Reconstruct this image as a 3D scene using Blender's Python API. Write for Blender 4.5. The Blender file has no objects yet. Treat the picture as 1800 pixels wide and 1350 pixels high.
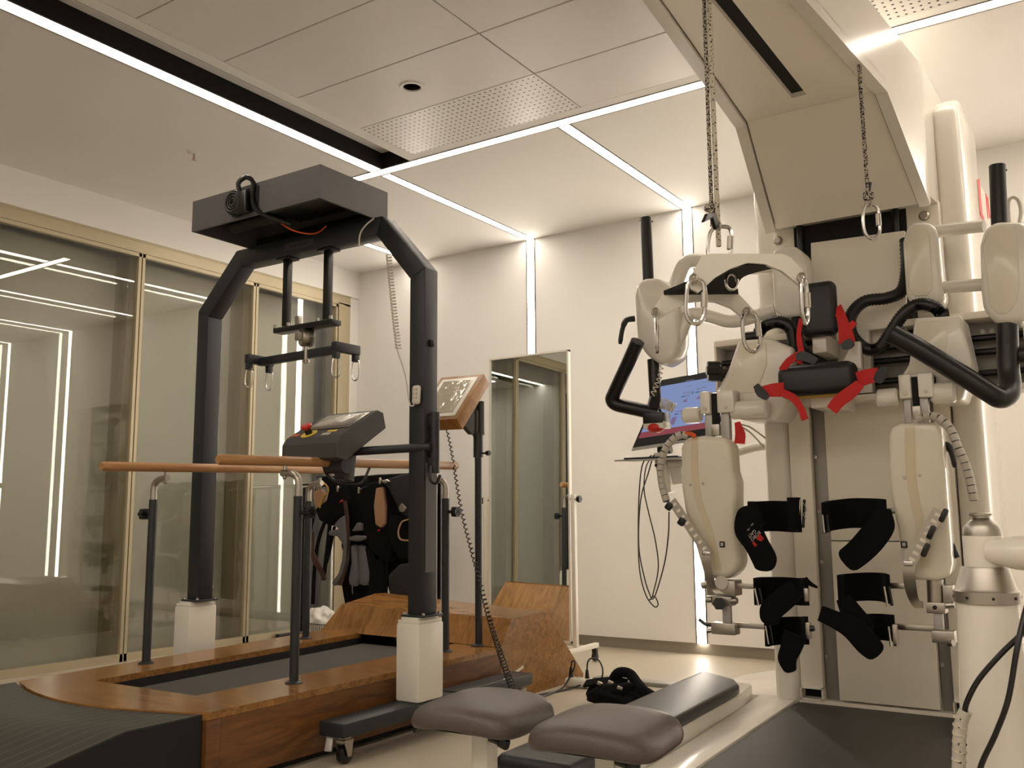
import bpy, bmesh, math, random
from mathutils import Vector, Matrix, noise
random.seed(7)
scene = bpy.context.scene
COL = scene.collection
PI = math.pi

# ------------------------------------------------------------------ camera
CAM_H = 0.95
yaw, pitch, roll = math.radians(33.52), math.radians(7.9635), math.radians(-0.4518)
f0 = Vector((-math.sin(yaw), math.cos(yaw), 0)); r0 = Vector((math.cos(yaw), math.sin(yaw), 0)); u0 = Vector((0, 0, 1))
fw = f0 * math.cos(pitch) + u0 * math.sin(pitch)
up = u0 * math.cos(pitch) - f0 * math.sin(pitch)
rt = r0 * math.cos(roll) + up * math.sin(roll)
up = up * math.cos(roll) - r0 * math.sin(roll)
cam_data = bpy.data.cameras.new('camera')
cam = bpy.data.objects.new('camera', cam_data); COL.objects.link(cam)
m = Matrix.Identity(4)
for i in range(3):
    m[i][0] = rt[i]; m[i][1] = up[i]; m[i][2] = -fw[i]
m[2][3] = CAM_H
cam.matrix_world = m
cam_data.sensor_width = 36.0
cam_data.lens = 1630.0 / 1800.0 * 36.0
cam_data.clip_start = 0.05
scene.camera = cam

# ------------------------------------------------------------------ world, exposure
world = bpy.data.worlds.new('world'); scene.world = world
world.use_nodes = True
world.node_tree.nodes['Background'].inputs[0].default_value = (0.02, 0.02, 0.02, 1)
world.node_tree.nodes['Background'].inputs[1].default_value = 1.0
scene.view_settings.view_transform = 'Standard'
scene.view_settings.look = 'None'
scene.view_settings.gamma = 1.0
scene.view_settings.use_curve_mapping = False
scene.view_settings.exposure = 0.0
LED = 19.5            # radiance of the LED line lights
LED_COLOR = (1.0, 0.885, 0.755)

# ------------------------------------------------------------------ materials
def s2l(c):
    c = c / 255.0
    return c / 12.92 if c <= 0.04045 else ((c + 0.055) / 1.055) ** 2.4
def rgb(r, g, b): return (s2l(r), s2l(g), s2l(b), 1.0)

def mat(name, col, rough=0.5, metal=0.0, var=0.06, scale=8.0, bump=0.0, bscale=60.0, coat=0.0, spec=0.5, stretch=None):
    mt = bpy.data.materials.new(name); mt.use_nodes = True
    nt = mt.node_tree; N = nt.nodes; L = nt.links
    p = N['Principled BSDF']
    p.inputs['Roughness'].default_value = rough
    p.inputs['Metallic'].default_value = metal
    p.inputs['Specular IOR Level'].default_value = spec
    if coat: p.inputs['Coat Weight'].default_value = coat; p.inputs['Coat Roughness'].default_value = 0.08
    tc = N.new('ShaderNodeTexCoord'); mp = N.new('ShaderNodeMapping')
    L.new(tc.outputs['Object'], mp.inputs['Vector'])
    if stretch: mp.inputs['Scale'].default_value = stretch
    nz = N.new('ShaderNodeTexNoise'); nz.inputs['Scale'].default_value = scale; nz.inputs['Detail'].default_value = 4
    L.new(mp.outputs[0], nz.inputs['Vector'])
    mx = N.new('ShaderNodeMix'); mx.data_type = 'RGBA'
    c = col
    mx.inputs['A'].default_value = (c[0] * (1 - var), c[1] * (1 - var), c[2] * (1 - var), 1)
    mx.inputs['B'].default_value = (min(1, c[0] * (1 + var)), min(1, c[1] * (1 + var)), min(1, c[2] * (1 + var)), 1)
    L.new(nz.outputs['Fac'], mx.inputs['Factor']); L.new(mx.outputs['Result'], p.inputs['Base Color'])
    if bump:
        nb = N.new('ShaderNodeTexNoise'); nb.inputs['Scale'].default_value = bscale; nb.inputs['Detail'].default_value = 3
        L.new(mp.outputs[0], nb.inputs['Vector'])
        bp = N.new('ShaderNodeBump'); bp.inputs['Strength'].default_value = bump; bp.inputs['Distance'].default_value = 0.01
        L.new(nb.outputs['Fac'], bp.inputs['Height']); L.new(bp.outputs[0], p.inputs['Normal'])
    return mt

def wood(name, c1, c2, rough, stretch, scale=3.0):
    mt = bpy.data.materials.new(name); mt.use_nodes = True
    nt = mt.node_tree; N = nt.nodes; L = nt.links; p = N['Principled BSDF']
    p.inputs['Roughness'].default_value = rough
    tc = N.new('ShaderNodeTexCoord'); mp = N.new('ShaderNodeMapping'); mp.inputs['Scale'].default_value = stretch
    L.new(tc.outputs['Object'], mp.inputs['Vector'])
    n1 = N.new('ShaderNodeTexNoise'); n1.inputs['Scale'].default_value = scale; n1.inputs['Detail'].default_value = 8; n1.inputs['Distortion'].default_value = 1.6
    n2 = N.new('ShaderNodeTexNoise'); n2.inputs['Scale'].default_value = scale * 9; n2.inputs['Detail'].default_value = 3
    L.new(mp.outputs[0], n1.inputs['Vector']); L.new(mp.outputs[0], n2.inputs['Vector'])
    ad = N.new('ShaderNodeMath'); ad.operation = 'MULTIPLY_ADD'; ad.inputs[1].default_value = 0.3
    L.new(n2.outputs['Fac'], ad.inputs[0]); L.new(n1.outputs['Fac'], ad.inputs[2])
    cr = N.new('ShaderNodeValToRGB'); cr.color_ramp.elements[0].position = 0.42; cr.color_ramp.elements[1].position = 0.85
    cr.color_ramp.elements[0].color = c1; cr.color_ramp.elements[1].color = c2
    L.new(ad.outputs[0], cr.inputs[0]); L.new(cr.outputs[0], p.inputs['Base Color'])
    bp = N.new('ShaderNodeBump'); bp.inputs['Strength'].default_value = 0.04
    L.new(n2.outputs['Fac'], bp.inputs['Height']); L.new(bp.outputs[0], p.inputs['Normal'])
    return mt

def emit(name, col, s):
    mt = bpy.data.materials.new(name); mt.use_nodes = True
    nt = mt.node_tree; nt.nodes.clear()
    e = nt.nodes.new('ShaderNodeEmission'); e.inputs[0].default_value = (*col[:3], 1); e.inputs[1].default_value = s
    o = nt.nodes.new('ShaderNodeOutputMaterial'); nt.links.new(e.outputs[0], o.inputs[0])
    return mt

def glass(name, tint, base, edge):
    """clear pane: lets light through (tinted) and mirrors part of the room"""
    mt = bpy.data.materials.new(name); mt.use_nodes = True
    nt = mt.node_tree; N = nt.nodes; L = nt.links; N.clear()
    t = N.new('ShaderNodeBsdfTransparent'); t.inputs[0].default_value = (*tint, 1)
    g = N.new('ShaderNodeBsdfGlossy'); g.inputs['Roughness'].default_value = 0.0
    lw = N.new('ShaderNodeLayerWeight'); lw.inputs['Blend'].default_value = 0.25
    mr = N.new('ShaderNodeMapRange'); mr.inputs['To Min'].default_value = base; mr.inputs['To Max'].default_value = edge
    L.new(lw.outputs['Fresnel'], mr.inputs['Value'])
    mx = N.new('ShaderNodeMixShader'); L.new(mr.outputs[0], mx.inputs[0]); L.new(t.outputs[0], mx.inputs[1]); L.new(g.outputs[0], mx.inputs[2])
    o = N.new('ShaderNodeOutputMaterial'); L.new(mx.outputs[0], o.inputs[0])
    return mt

def perforated(name, col, px, py, r):
    """white metal sheet with a grid of small dark holes"""
    mt = mat(name, col, 0.32, 0.0, 0.02)
    nt = mt.node_tree; N = nt.nodes; L = nt.links; p = N['Principled BSDF']
    src = p.inputs['Base Color'].links[0].from_socket
    tc = N.new('ShaderNodeTexCoord'); sp = N.new('ShaderNodeSeparateXYZ'); L.new(tc.outputs['Object'], sp.inputs[0])
    def cell(sock, pitch):
        a = N.new('ShaderNodeMath'); a.operation = 'DIVIDE'; L.new(sock, a.inputs[0]); a.inputs[1].default_value = pitch
        b = N.new('ShaderNodeMath'); b.operation = 'FRACT'; L.new(a.outputs[0], b.inputs[0])
        c = N.new('ShaderNodeMath'); c.operation = 'MULTIPLY_ADD'; L.new(b.outputs[0], c.inputs[0]); c.inputs[1].default_value = pitch; c.inputs[2].default_value = -pitch / 2
        d = N.new('ShaderNodeMath'); d.operation = 'POWER'; L.new(c.outputs[0], d.inputs[0]); d.inputs[1].default_value = 2
        return d.outputs[0]
    s = N.new('ShaderNodeMath'); s.operation = 'ADD'; L.new(cell(sp.outputs[0], px), s.inputs[0]); L.new(cell(sp.outputs[1], py), s.inputs[1])
    lt = N.new('ShaderNodeMath'); lt.operation = 'LESS_THAN'; L.new(s.outputs[0], lt.inputs[0]); lt.inputs[1].default_value = r * r
    mx = N.new('ShaderNodeMix'); mx.data_type = 'RGBA'; L.new(lt.outputs[0], mx.inputs['Factor']); L.new(src, mx.inputs['A'])
    mx.inputs['B'].default_value = (0.01, 0.009, 0.008, 1)
    L.new(mx.outputs['Result'], p.inputs['Base Color'])
    return mt

def stripes(name, c1, c2, pitch, duty, axis, rough):
    mt = mat(name, c1, rough, 0, 0.1, 20)
    nt = mt.node_tree; N = nt.nodes; L = nt.links; p = N['Principled BSDF']
    src = p.inputs['Base Color'].links[0].from_socket
    tc = N.new('ShaderNodeTexCoord'); sp = N.new('ShaderNodeSeparateXYZ'); L.new(tc.outputs['Object'], sp.inputs[0])
    a = N.new('ShaderNodeMath'); a.operation = 'DIVIDE'; L.new(sp.outputs[axis], a.inputs[0]); a.inputs[1].default_value = pitch
    b = N.new('ShaderNodeMath'); b.operation = 'FRACT'; L.new(a.outputs[0], b.inputs[0])
    lt = N.new('ShaderNodeMath'); lt.operation = 'LESS_THAN'; L.new(b.outputs[0], lt.inputs[0]); lt.inputs[1].default_value = duty
    mx = N.new('ShaderNodeMix'); mx.data_type = 'RGBA'; L.new(lt.outputs[0], mx.inputs['Factor']); L.new(src, mx.inputs['A']); mx.inputs['B'].default_value = c2
    L.new(mx.outputs['Result'], p.inputs['Base Color'])
    return mt

def specks(name, c1, c2, scale, thr):
    mt = mat(name, c1, 0.85, 0, 0.08, 30, 0.4, 500)
    nt = mt.node_tree; N = nt.nodes; L = nt.links; p = N['Principled BSDF']
    src = p.inputs['Base Color'].links[0].from_socket
    tc = N.new('ShaderNodeTexCoord'); nz = N.new('ShaderNodeTexNoise'); nz.inputs['Scale'].default_value = scale; nz.inputs['Detail'].default_value = 0
    L.new(tc.outputs['Object'], nz.inputs['Vector'])
    gt = N.new('ShaderNodeMath'); gt.operation = 'GREATER_THAN'; L.new(nz.outputs['Fac'], gt.inputs[0]); gt.inputs[1].default_value = thr
    mx = N.new('ShaderNodeMix'); mx.data_type = 'RGBA'; L.new(gt.outputs[0], mx.inputs['Factor']); L.new(src, mx.inputs['A']); mx.inputs['B'].default_value = c2
    L.new(mx.outputs['Result'], p.inputs['Base Color'])
    return mt

M = {}
M['plaster'] = mat('plaster', rgb(232, 230, 226), 0.8, 0, 0.02, 3)
M['wall'] = mat('wall_paint', rgb(236, 234, 231), 0.6, 0, 0.015, 2)
M['tile'] = mat('metal_ceiling_tile', rgb(226, 222, 218), 0.38, 0, 0.02, 4, 0.12, 260)
M['perf'] = perforated('perforated_ceiling_tile', rgb(226, 222, 218), 0.0333, 0.0385, 0.0062)
M['led'] = emit('led_diffuser', LED_COLOR, LED)
M['alu_dark'] = mat('dark_aluminium_edge', rgb(110, 104, 98), 0.45, 0.6)
M['slot'] = mat('black_slot', rgb(16, 15, 14), 0.9)
M['floor'] = mat('vinyl_floor', rgb(178, 168, 150), 0.45, 0, 0.05, 5, 0.03, 180)
M['skirting'] = mat('grey_skirting', rgb(150, 142, 128), 0.6)
M['frame'] = mat('champagne_aluminium', rgb(186, 174, 146), 0.4, 0.35, 0.03)
M['frame_dark'] = mat('dark_gasket', rgb(60, 54, 45), 0.6)
M['pane'] = glass('window_glass', (0.95, 0.955, 0.94), 0.045, 0.6)
M['pane2'] = glass('window_glass_inner', (0.95, 0.955, 0.94), 0.045, 0.5)
M['blind'] = mat('roller_blind', rgb(236, 232, 220), 0.85, 0, 0.05, 2)
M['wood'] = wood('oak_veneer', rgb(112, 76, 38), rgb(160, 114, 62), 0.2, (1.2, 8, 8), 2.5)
M['wood_side_shaded'] = wood('oak_veneer_side_shaded', rgb(78, 47, 20), rgb(124, 80, 38), 0.36, (8, 1.2, 8), 2.5)  # same oak, darkened: the shade of the sides is in the colour
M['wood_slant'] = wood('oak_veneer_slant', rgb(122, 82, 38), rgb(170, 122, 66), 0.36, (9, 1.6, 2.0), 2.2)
M['beech'] = wood('beech_rail', rgb(150, 106, 64), rgb(182, 138, 92), 0.32, (14, 1.0, 14), 2.0)
M['belt'] = mat('treadmill_belt', rgb(62, 58, 54), 0.75, 0, 0.15, 30, 0.1, 300)
M['black'] = mat('black_plastic', rgb(13, 13, 13), 0.3)
M['black_matte'] = mat('black_matte', rgb(14, 14, 13), 0.8)
M['steel_dark'] = mat('graphite_powder_coat', rgb(40, 43, 47), 0.42, 0.15, 0.04, 30, 0.03, 400)
M['hood_grey'] = mat('graphite_sheet', rgb(88, 86, 86), 0.5, 0.1, 0.04, 12)
M['console'] = mat('console_grey', rgb(64, 62, 60), 0.55, 0, 0.04)
M['cream'] = mat('cream_enamel', rgb(226, 222, 210), 0.3, 0, 0.02, 4)
M['white_gloss'] = mat('white_gloss', rgb(228, 223, 212), 0.22, 0, 0.02, 3, coat=0.3)
M['panel'] = mat('robot_panel', rgb(238, 231, 217), 0.35, 0, 0.03, 3)
M['ivory'] = mat('ivory_shell', rgb(226, 219, 201), 0.2, 0, 0.04, 6, coat=0.4)
M['tape'] = mat('yellowed_tape', rgb(216, 203, 174), 0.35, 0, 0.05, 12)
M['chrome'] = mat('polished_steel', rgb(205, 202, 198), 0.18, 1.0, 0.02)
M['steel'] = mat('brushed_steel', rgb(176, 170, 160), 0.35, 1.0, 0.05, 40)
M['alu'] = mat('grey_aluminium', rgb(178, 176, 172), 0.45, 0.4, 0.03)
M['grey_chan'] = mat('grey_channel', rgb(150, 146, 140), 0.45, 0.4, 0.04)
M['brass'] = mat('brass', rgb(160, 120, 60), 0.35, 1.0)
M['leather'] = mat('brown_leatherette', rgb(82, 73, 68), 0.4, 0, 0.06, 20, 0.15, 240)
M['leather_black'] = mat('black_leatherette', rgb(50, 48, 48), 0.42, 0, 0.05, 20, 0.12, 240)
M['pad'] = mat('black_pad', rgb(12, 12, 13), 0.38, 0, 0.05, 20, 0.1, 300)
M['fabric'] = mat('black_webbing', rgb(12, 12, 13), 0.95, 0, 0.2, 60, 0.3, 300, spec=0.2)
M['fabric_grey'] = mat('grey_padding', rgb(98, 95, 98), 0.9, 0, 0.12, 20, 0.2, 200)
M['fabric_char'] = mat('charcoal_cloth', rgb(40, 38, 38), 0.9, 0, 0.15, 25, 0.2, 200)
M['tan'] = mat('tan_lining', rgb(170, 132, 100), 0.8, 0, 0.12, 10)
M['brown_strap'] = mat('brown_strap', rgb(70, 46, 38), 0.8, 0, 0.12, 10)
M['red_web'] = mat('red_webbing', rgb(196, 30, 30), 0.7, 0, 0.12, 60, 0.25, 300)
M['red'] = mat('red_plastic', rgb(200, 30, 28), 0.3)
M['orange'] = mat('orange_cable', rgb(226, 92, 40), 0.5)
M['yellow'] = mat('yellow_label', rgb(225, 196, 70), 0.5)
M['yellow_side'] = mat('yellow_pad_side', rgb(190, 150, 50), 0.6)
M['white_cable'] = mat('white_cable', rgb(214, 208, 196), 0.45)
M['rope'] = specks('speckled_rope', rgb(206, 198, 180), rgb(50, 46, 42), 160.0, 0.66)
M['rope_dark'] = specks('braided_rope', rgb(190, 182, 166), rgb(48, 44, 40), 190.0, 0.52)
M['sleeve'] = mat('grey_cable_sleeve', rgb(186, 180, 168), 0.45)
M['mirror'] = mat('mirror_glass', rgb(232, 236, 232), 0.0, 1.0, 0.0)
M['plastic_bag'] = mat('white_plastic_bag', rgb(226, 222, 214), 0.35, 0, 0.05, 9, 0.3, 14)
M['rubber'] = stripes('ribbed_rubber', rgb(44, 42, 38), rgb(84, 80, 74), 0.052, 0.10, 0, 0.42)
M['dark_floor'] = mat('dark_rubber_belt', rgb(42, 39, 36), 0.5, 0, 0.25, 6, 0.12, 200)
M['orange_label'] = mat('orange_label', rgb(200, 96, 40), 0.5)
M['silver_film'] = mat('silver_film', rgb(170, 164, 156), 0.14, 0.3, 0.25, 9, 0.6, 22)
M['lcd_off'] = mat('wrapped_display', rgb(176, 168, 152), 0.08, 0.1, 0.2, 6, 0.7, 14)
M['screen_blue'] = emit('screen_blue', rgb(136, 152, 196), 0.85)
M['screen_red'] = emit('screen_red', rgb(150, 78, 84), 0.8)
M['screen_violet'] = emit('screen_violet', rgb(132, 112, 150), 0.8)
M['screen_grey'] = emit('screen_grey', rgb(126, 136, 158), 0.8)
M['screen_teal'] = emit('screen_teal', rgb(86, 112, 140), 0.8)
M['print_white'] = mat('white_print', rgb(190, 186, 180), 0.7)
M['print_red'] = mat('red_print', rgb(176, 30, 28), 0.7)
M['logo_red'] = mat('logo_red', rgb(214, 36, 36), 0.5)
M['logo_pink'] = mat('logo_pink', rgb(246, 200, 186), 0.5)

# ------------------------------------------------------------------ mesh helpers
def V3(p): return Vector(p)

class B:
    """collects primitives that become ONE mesh"""
    def __init__(s): s.v = []; s.f = []
    def _take(s, bm):
        o = len(s.v); bm.verts.ensure_lookup_table(); bm.verts.index_update()
        s.v += [tuple(v.co) for v in bm.verts]
        s.f += [[o + v.index for v in f.verts] for f in bm.faces]
        bm.free(); return s
    def raw(s, vs, fs):
        o = len(s.v); s.v += [tuple(v) for v in vs]; s.f += [[o + i for i in f] for f in fs]; return s
    def box(s, lo, hi, bev=0.0, seg=2):
        bm = bmesh.new(); bmesh.ops.create_cube(bm, size=1.0)
        lo, hi = V3(lo), V3(hi); c = (lo + hi) / 2; d = hi - lo
        for v in bm.verts: v.co = Vector((v.co.x * d.x, v.co.y * d.y, v.co.z * d.z)) + c
        if bev: bmesh.ops.bevel(bm, geom=bm.edges[:], offset=min(bev, abs(min(d)) * 0.49), segments=seg, affect='EDGES', profile=0.5)
        return s._take(bm)
    def obox(s, c, size, rot=(0, 0, 0), bev=0.0, seg=2):
        bm = bmesh.new(); bmesh.ops.create_cube(bm, size=1.0)
        for v in bm.verts: v.co = Vector((v.co.x * size[0], v.co.y * size[1], v.co.z * size[2]))
        if bev: bmesh.ops.bevel(bm, geom=bm.edges[:], offset=min(bev, min(size) * 0.49), segments=seg, affect='EDGES', profile=0.5)
        R = rot if isinstance(rot, Matrix) else Matrix.LocRotScale(None, __import__('mathutils').Euler(rot), None).to_3x3()
        for v in bm.verts: v.co = R @ v.co + V3(c)
        return s._take(bm)
    def cyl(s, p0, p1, r, r2=None, n=16, bev=0.0):
        p0, p1 = V3(p0), V3(p1); r2 = r if r2 is None else r2
        d = (p1 - p0); L = d.length; q = d.to_track_quat('Z', 'Y').to_matrix()
        prof = [(0, 0), (r, 0), (r2, L), (0, L)] if not bev else [(0, 0), (r - bev, 0), (r, bev), (r2, L - bev), (r2 - bev, L), (0, L)]
        vs, fs = s._lathe(prof, n)
        return s.raw([q @ Vector(v) + p0 for v in vs], fs)
    def _lathe(s, prof, n):
        vs = []; fs = []; rings = []
        for (r, z) in prof:
            if r < 1e-6: rings.append([len(vs)]); vs.append((0, 0, z))
            else:
                rings.append(list(range(len(vs), len(vs) + n)))
                vs += [(r * math.cos(2 * PI * k / n), r * math.sin(2 * PI * k / n), z) for k in range(n)]
        for a, b in zip(rings, rings[1:]):
            if len(a) == 1 and len(b) == 1: continue
            for k in range(n):
                k2 = (k + 1) % n
                if len(a) == 1: fs.append([a[0], b[k2], b[k]])
                elif len(b) == 1: fs.append([a[k], a[k2], b[0]])
                else: fs.append([a[k], a[k2], b[k2], b[k]])
        return vs, fs
    def lathe(s, prof, base, n=24, axis=(0, 0, 1)):
        vs, fs = s._lathe(prof, n); q = V3(axis).to_track_quat('Z', 'Y').to_matrix()
        return s.raw([q @ Vector(v) + V3(base) for v in vs], fs)
    def tube(s, pts, r, n=10, closed=False, smooth=0, radii=None, cap=True):
        pts = [V3(p) for p in pts]
        if smooth: pts = catmull(pts, smooth, closed)
        m_ = len(pts); rad = radii if radii else [r] * m_
        if len(rad) != m_:
            rad = [rad[min(len(rad) - 1, int(i * len(rad) / m_))] for i in range(m_)]
        vs = []; fs = []; prev = None
        for i, p in enumerate(pts):
            a = pts[i - 1] if (i > 0 or closed) else p
            b = pts[(i + 1) % m_] if (i < m_ - 1 or closed) else p
            t = (b - a)
            t = t.normalized() if t.length > 1e-9 else Vector((0, 0, 1))
            if prev is None:
                ref = Vector((0, 0, 1)) if abs(t.z) < 0.9 else Vector((1, 0, 0))
                nx = t.cross(ref).normalized()
            else:
                nx = (prev - t * prev.dot(t))
                nx = nx.normalized() if nx.length > 1e-6 else t.orthogonal().normalized()
            prev = nx; ny = t.cross(nx)
            vs += [p + (nx * math.cos(2 * PI * k / n) + ny * math.sin(2 * PI * k / n)) * rad[i] for k in range(n)]
        for i in range(m_ if closed else m_ - 1):
            j = (i + 1) % m_
            for k in range(n):
                k2 = (k + 1) % n
                fs.append([i * n + k, i * n + k2, j * n + k2, j * n + k])
        if cap and not closed:
            fs.append(list(range(n))[::-1]); fs.append([(m_ - 1) * n + k for k in range(n)])
        return s.raw(vs, fs)
    def prism(s, poly, vec, bev=0.0, seg=2, ang=0.3):
        bm = bmesh.new(); vec = V3(vec)
        a = [bm.verts.new(V3(p)) for p in poly]; b = [bm.verts.new(V3(p) + vec) for p in poly]
        n = len(poly)
        bm.faces.new(a); bm.faces.new(b[::-1])
        for i in range(n): bm.faces.new((a[(i + 1) % n], a[i], b[i], b[(i + 1) % n]))
        bmesh.ops.recalc_face_normals(bm, faces=bm.faces[:])
        if bev:
            es = [e for e in bm.edges if e.calc_face_angle(0) > ang]
            bmesh.ops.bevel(bm, geom=es, offset=bev, segments=seg, affect='EDGES', profile=0.5, clamp_overlap=True)
        return s._take(bm)
    def ribbon(s, pts, half, th, smooth=0):
        """band along pts; half = half-width vector (or one per point)"""
        pts = [V3(p) for p in pts]
        hv = [V3(h) for h in half] if isinstance(half[0], (list, tuple, Vector)) else [V3(half)] * len(pts)
        if smooth:
            hv = catmull(hv, smooth); pts = catmull(pts, smooth)
        vs = []; fs = []; n = len(pts)
        for i, p in enumerate(pts):
            t = (pts[min(n - 1, i + 1)] - pts[max(0, i - 1)])
            nn = t.cross(hv[i]); nn = nn.normalized() if nn.length > 1e-9 else Vector((0, -1, 0))
            nn = nn * (th / 2); h = hv[i]
            vs += [p + h + nn, p - h + nn, p - h - nn, p + h - nn]
        for i in range(n - 1):
            o = 4 * i; q = o + 4
            for k in range(4):
                k2 = (k + 1) % 4
                fs.append([o + k, o + k2, q + k2, q + k])
        fs.append([3, 2, 1, 0]); fs.append([4 * n - 4 + k for k in range(4)])
        return s.raw(vs, fs)
    def ball(s, c, r, sc=(1, 1, 1), lump=0.0, sub=3, seed=0.0, freq=3.0):
        bm = bmesh.new(); bmesh.ops.create_icosphere(bm, subdivisions=sub, radius=1.0)
        for v in bm.verts:
            k = 1.0
            if lump: k += lump * noise.noise(v.co * freq * 0.5 + Vector((seed, seed * 2, 3))) + lump * 0.5 * noise.noise(v.co * freq + Vector((seed, 7, seed)))
            v.co = Vector((v.co.x * sc[0], v.co.y * sc[1], v.co.z * sc[2])) * r * k + V3(c)
        return s._take(bm)
    def coil(s, pts, R, r, turns, n=6, per=12):
        """helix wound along a path"""
        path = catmull([V3(p) for p in pts], 24); N = int(turns * per); out = []
        L = [0.0]
        for a, b in zip(path, path[1:]): L.append(L[-1] + (b - a).length)
        for i in range(N + 1):
            d = L[-1] * i / N; j = 0
            while j < len(L) - 2 and L[j + 1] < d: j += 1
            k = (d - L[j]) / max(1e-9, L[j + 1] - L[j]); p = path[j].lerp(path[j + 1], k)
            t = (path[j + 1] - path[j]).normalized(); nx = t.orthogonal().normalized()
            ref = Vector((1, 0, 0)); nx = (ref - t * ref.dot(t)).normalized(); ny = t.cross(nx)
            a = 2 * PI * i / per
            Rr = R(i / N) if callable(R) else R
            out.append(p + (nx * math.cos(a) + ny * math.sin(a)) * Rr)
        return s.tube(out, r, n)

def catmull(pts, k, closed=False):
    pts = [Vector(p) for p in pts]; n = len(pts); out = []
    rng = n if closed else n - 1
    for i in range(rng):
        if closed: p0, p1, p2, p3 = pts[i - 1], pts[i], pts[(i + 1) % n], pts[(i + 2) % n]
        else:
            p1, p2 = pts[i], pts[i + 1]
            p0 = pts[i - 1] if i else p1 * 2 - p2
            p3 = pts[i + 2] if i + 2 < n else p2 * 2 - p1
        for j in range(k):
            t = j / k
            out.append(0.5 * ((2 * p1) + (p2 - p0) * t + (2 * p0 - 5 * p1 + 4 * p2 - p3) * t * t + (3 * p1 - p0 - 3 * p2 + p3) * t ** 3))
    if not closed: out.append(pts[-1].copy())
    return out

ORG = {}
def _mesh(name, b, mt, origin, smooth=True, angle=35):
    me = bpy.data.meshes.new(name)
    o = Vector(origin)
    me.from_pydata([Vector(v) - o for v in b.v], [], b.f)
    bm = bmesh.new(); bm.from_mesh(me); bmesh.ops.recalc_face_normals(bm, faces=bm.faces[:]); bm.to_mesh(me); bm.free()
    if isinstance(mt, (list, tuple)):
        for x in mt: me.materials.append(M[x])
    else: me.materials.append(M[mt])
    if smooth:
        me.polygons.foreach_set('use_smooth', [True] * len(me.polygons))
        me.set_sharp_from_angle(angle=math.radians(angle))
    me.update()
    return me

def thing(name, label, cat, loc, group=None):
    o = bpy.data.objects.new(name, None); COL.objects.link(o); o.empty_display_size = 0.1
    o.location = loc; o['label'] = label; o['category'] = cat
    if group: o['group'] = group
    ORG[o.name] = Vector(loc); return o

def part(name, b, mt, parent, label=None, smooth=True, angle=35, stuff=False):
    org = ORG[parent.name]
    o = bpy.data.objects.new(name, _mesh(name, b, mt, org, smooth, angle)); COL.objects.link(o)
    o.parent = parent; ORG[o.name] = org
    if label: o['label'] = label
    if stuff: o['kind'] = 'stuff'
    return o

def single(name, b, mt, label, cat, group=None, smooth=True, angle=35):
    """a thing that is one mesh"""
    xs = [v[0] for v in b.v]; ys = [v[1] for v in b.v]; zs = [v[2] for v in b.v]
    org = Vector(((min(xs) + max(xs)) / 2, (min(ys) + max(ys)) / 2, min(zs)))
    o = bpy.data.objects.new(name, _mesh(name, b, mt, org, smooth, angle)); COL.objects.link(o)
    o.location = org; ORG[o.name] = org; o['label'] = label; o['category'] = cat
    if group: o['group'] = group
    return o

def struct(name, b, mt, label=None, smooth=False):
    o = bpy.data.objects.new(name, _mesh(name, b, mt, (0, 0, 0), smooth)); COL.objects.link(o)
    o['kind'] = 'structure'; ORG[o.name] = Vector((0, 0, 0))
    if label: o['label'] = label
    return o

def copy_tree(o, parent=None):
    c = o.copy(); COL.objects.link(c); ORG[c.name] = ORG[o.name]
    if parent: c.parent = parent
    for ch in [x for x in o.children]: copy_tree(ch, c)
    return c

def text_mesh(txt, size, depth=0.0004):
    cu = bpy.data.curves.new('t', 'FONT'); cu.body = txt; cu.size = size; cu.extrude = depth; cu.resolution_u = 2
    cu.align_x = 'CENTER'; cu.align_y = 'CENTER'
    ob = bpy.data.objects.new('t', cu); COL.objects.link(ob)
    bpy.context.view_layer.update()
    me = ob.to_mesh(); vs = [v.co.copy() for v in me.vertices]; fs = [list(p.vertices) for p in me.polygons]
    ob.to_mesh_clear(); bpy.data.objects.remove(ob); bpy.data.curves.remove(cu)
    return vs, fs

def add(p, *d):
    return (p[0] + d[0], p[1] + d[1], p[2] + d[2])

# ================================================================== THE ROOM
ZC = 3.111; XL = -5.645; XR = 1.75; YN = -1.8; YB = 6.05
floor = struct('floor', B().box((-6.4, YN - .1, -0.1), (XR + .1, YB + .15, 0.0)), 'floor', 'beige vinyl floor')

# LED lines that run over the ceiling and down the back wall, one every 1.33 m
LX = [-4.973, -3.82, -2.49, -1.16, 0.17, 1.50]; HW = 0.033; EDGE = 0.009
YX0, YX1 = 4.232, 4.300          # the cross line
# ---- ceiling: plaster fields between the light lines, tile field, black slot
c = B()
T = 0.10
c.box((XL - .4, YN, ZC), (-3.866, YX0 - EDGE, ZC + T))                        # plaster, left of the long line
c.box((XL - .4, YX0 - EDGE, ZC), (-4.05, YX1 + EDGE, ZC + T))
xs = [XL - .4] + [x for x in LX] + [XR]
for i in range(len(xs) - 1):
    a = xs[i] + (HW + EDGE if i else 0); b_ = xs[i + 1] - (HW + EDGE if i + 1 < len(xs) - 1 else 0)
    c.box((a, YX1 + EDGE, ZC), (b_, YB + .05, ZC + T))
for x in LX[:2]: c.box((x - HW - EDGE, YX1 + EDGE, ZC), (x + HW + EDGE, YX1 + .022, ZC + T))
c.box((-3.54, YN, ZC), (-3.463, YX0 - EDGE, ZC + T))                           # border beside the slot
c.box((-3.463, 4.155, ZC), (XR, YX0 - EDGE, ZC + T))                           # border before the cross line
c.box((-3.463, YN, ZC), (XR, 1.305, ZC + T))                                   # plain ceiling over the near half of the room
c.box((1.20, 1.305, ZC), (XR, 4.155, ZC + T))
c.box((-3.9, YN, ZC + .13), (XR, YX1 + .02, ZC + .16))                          # deck above slot and tiles
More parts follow.
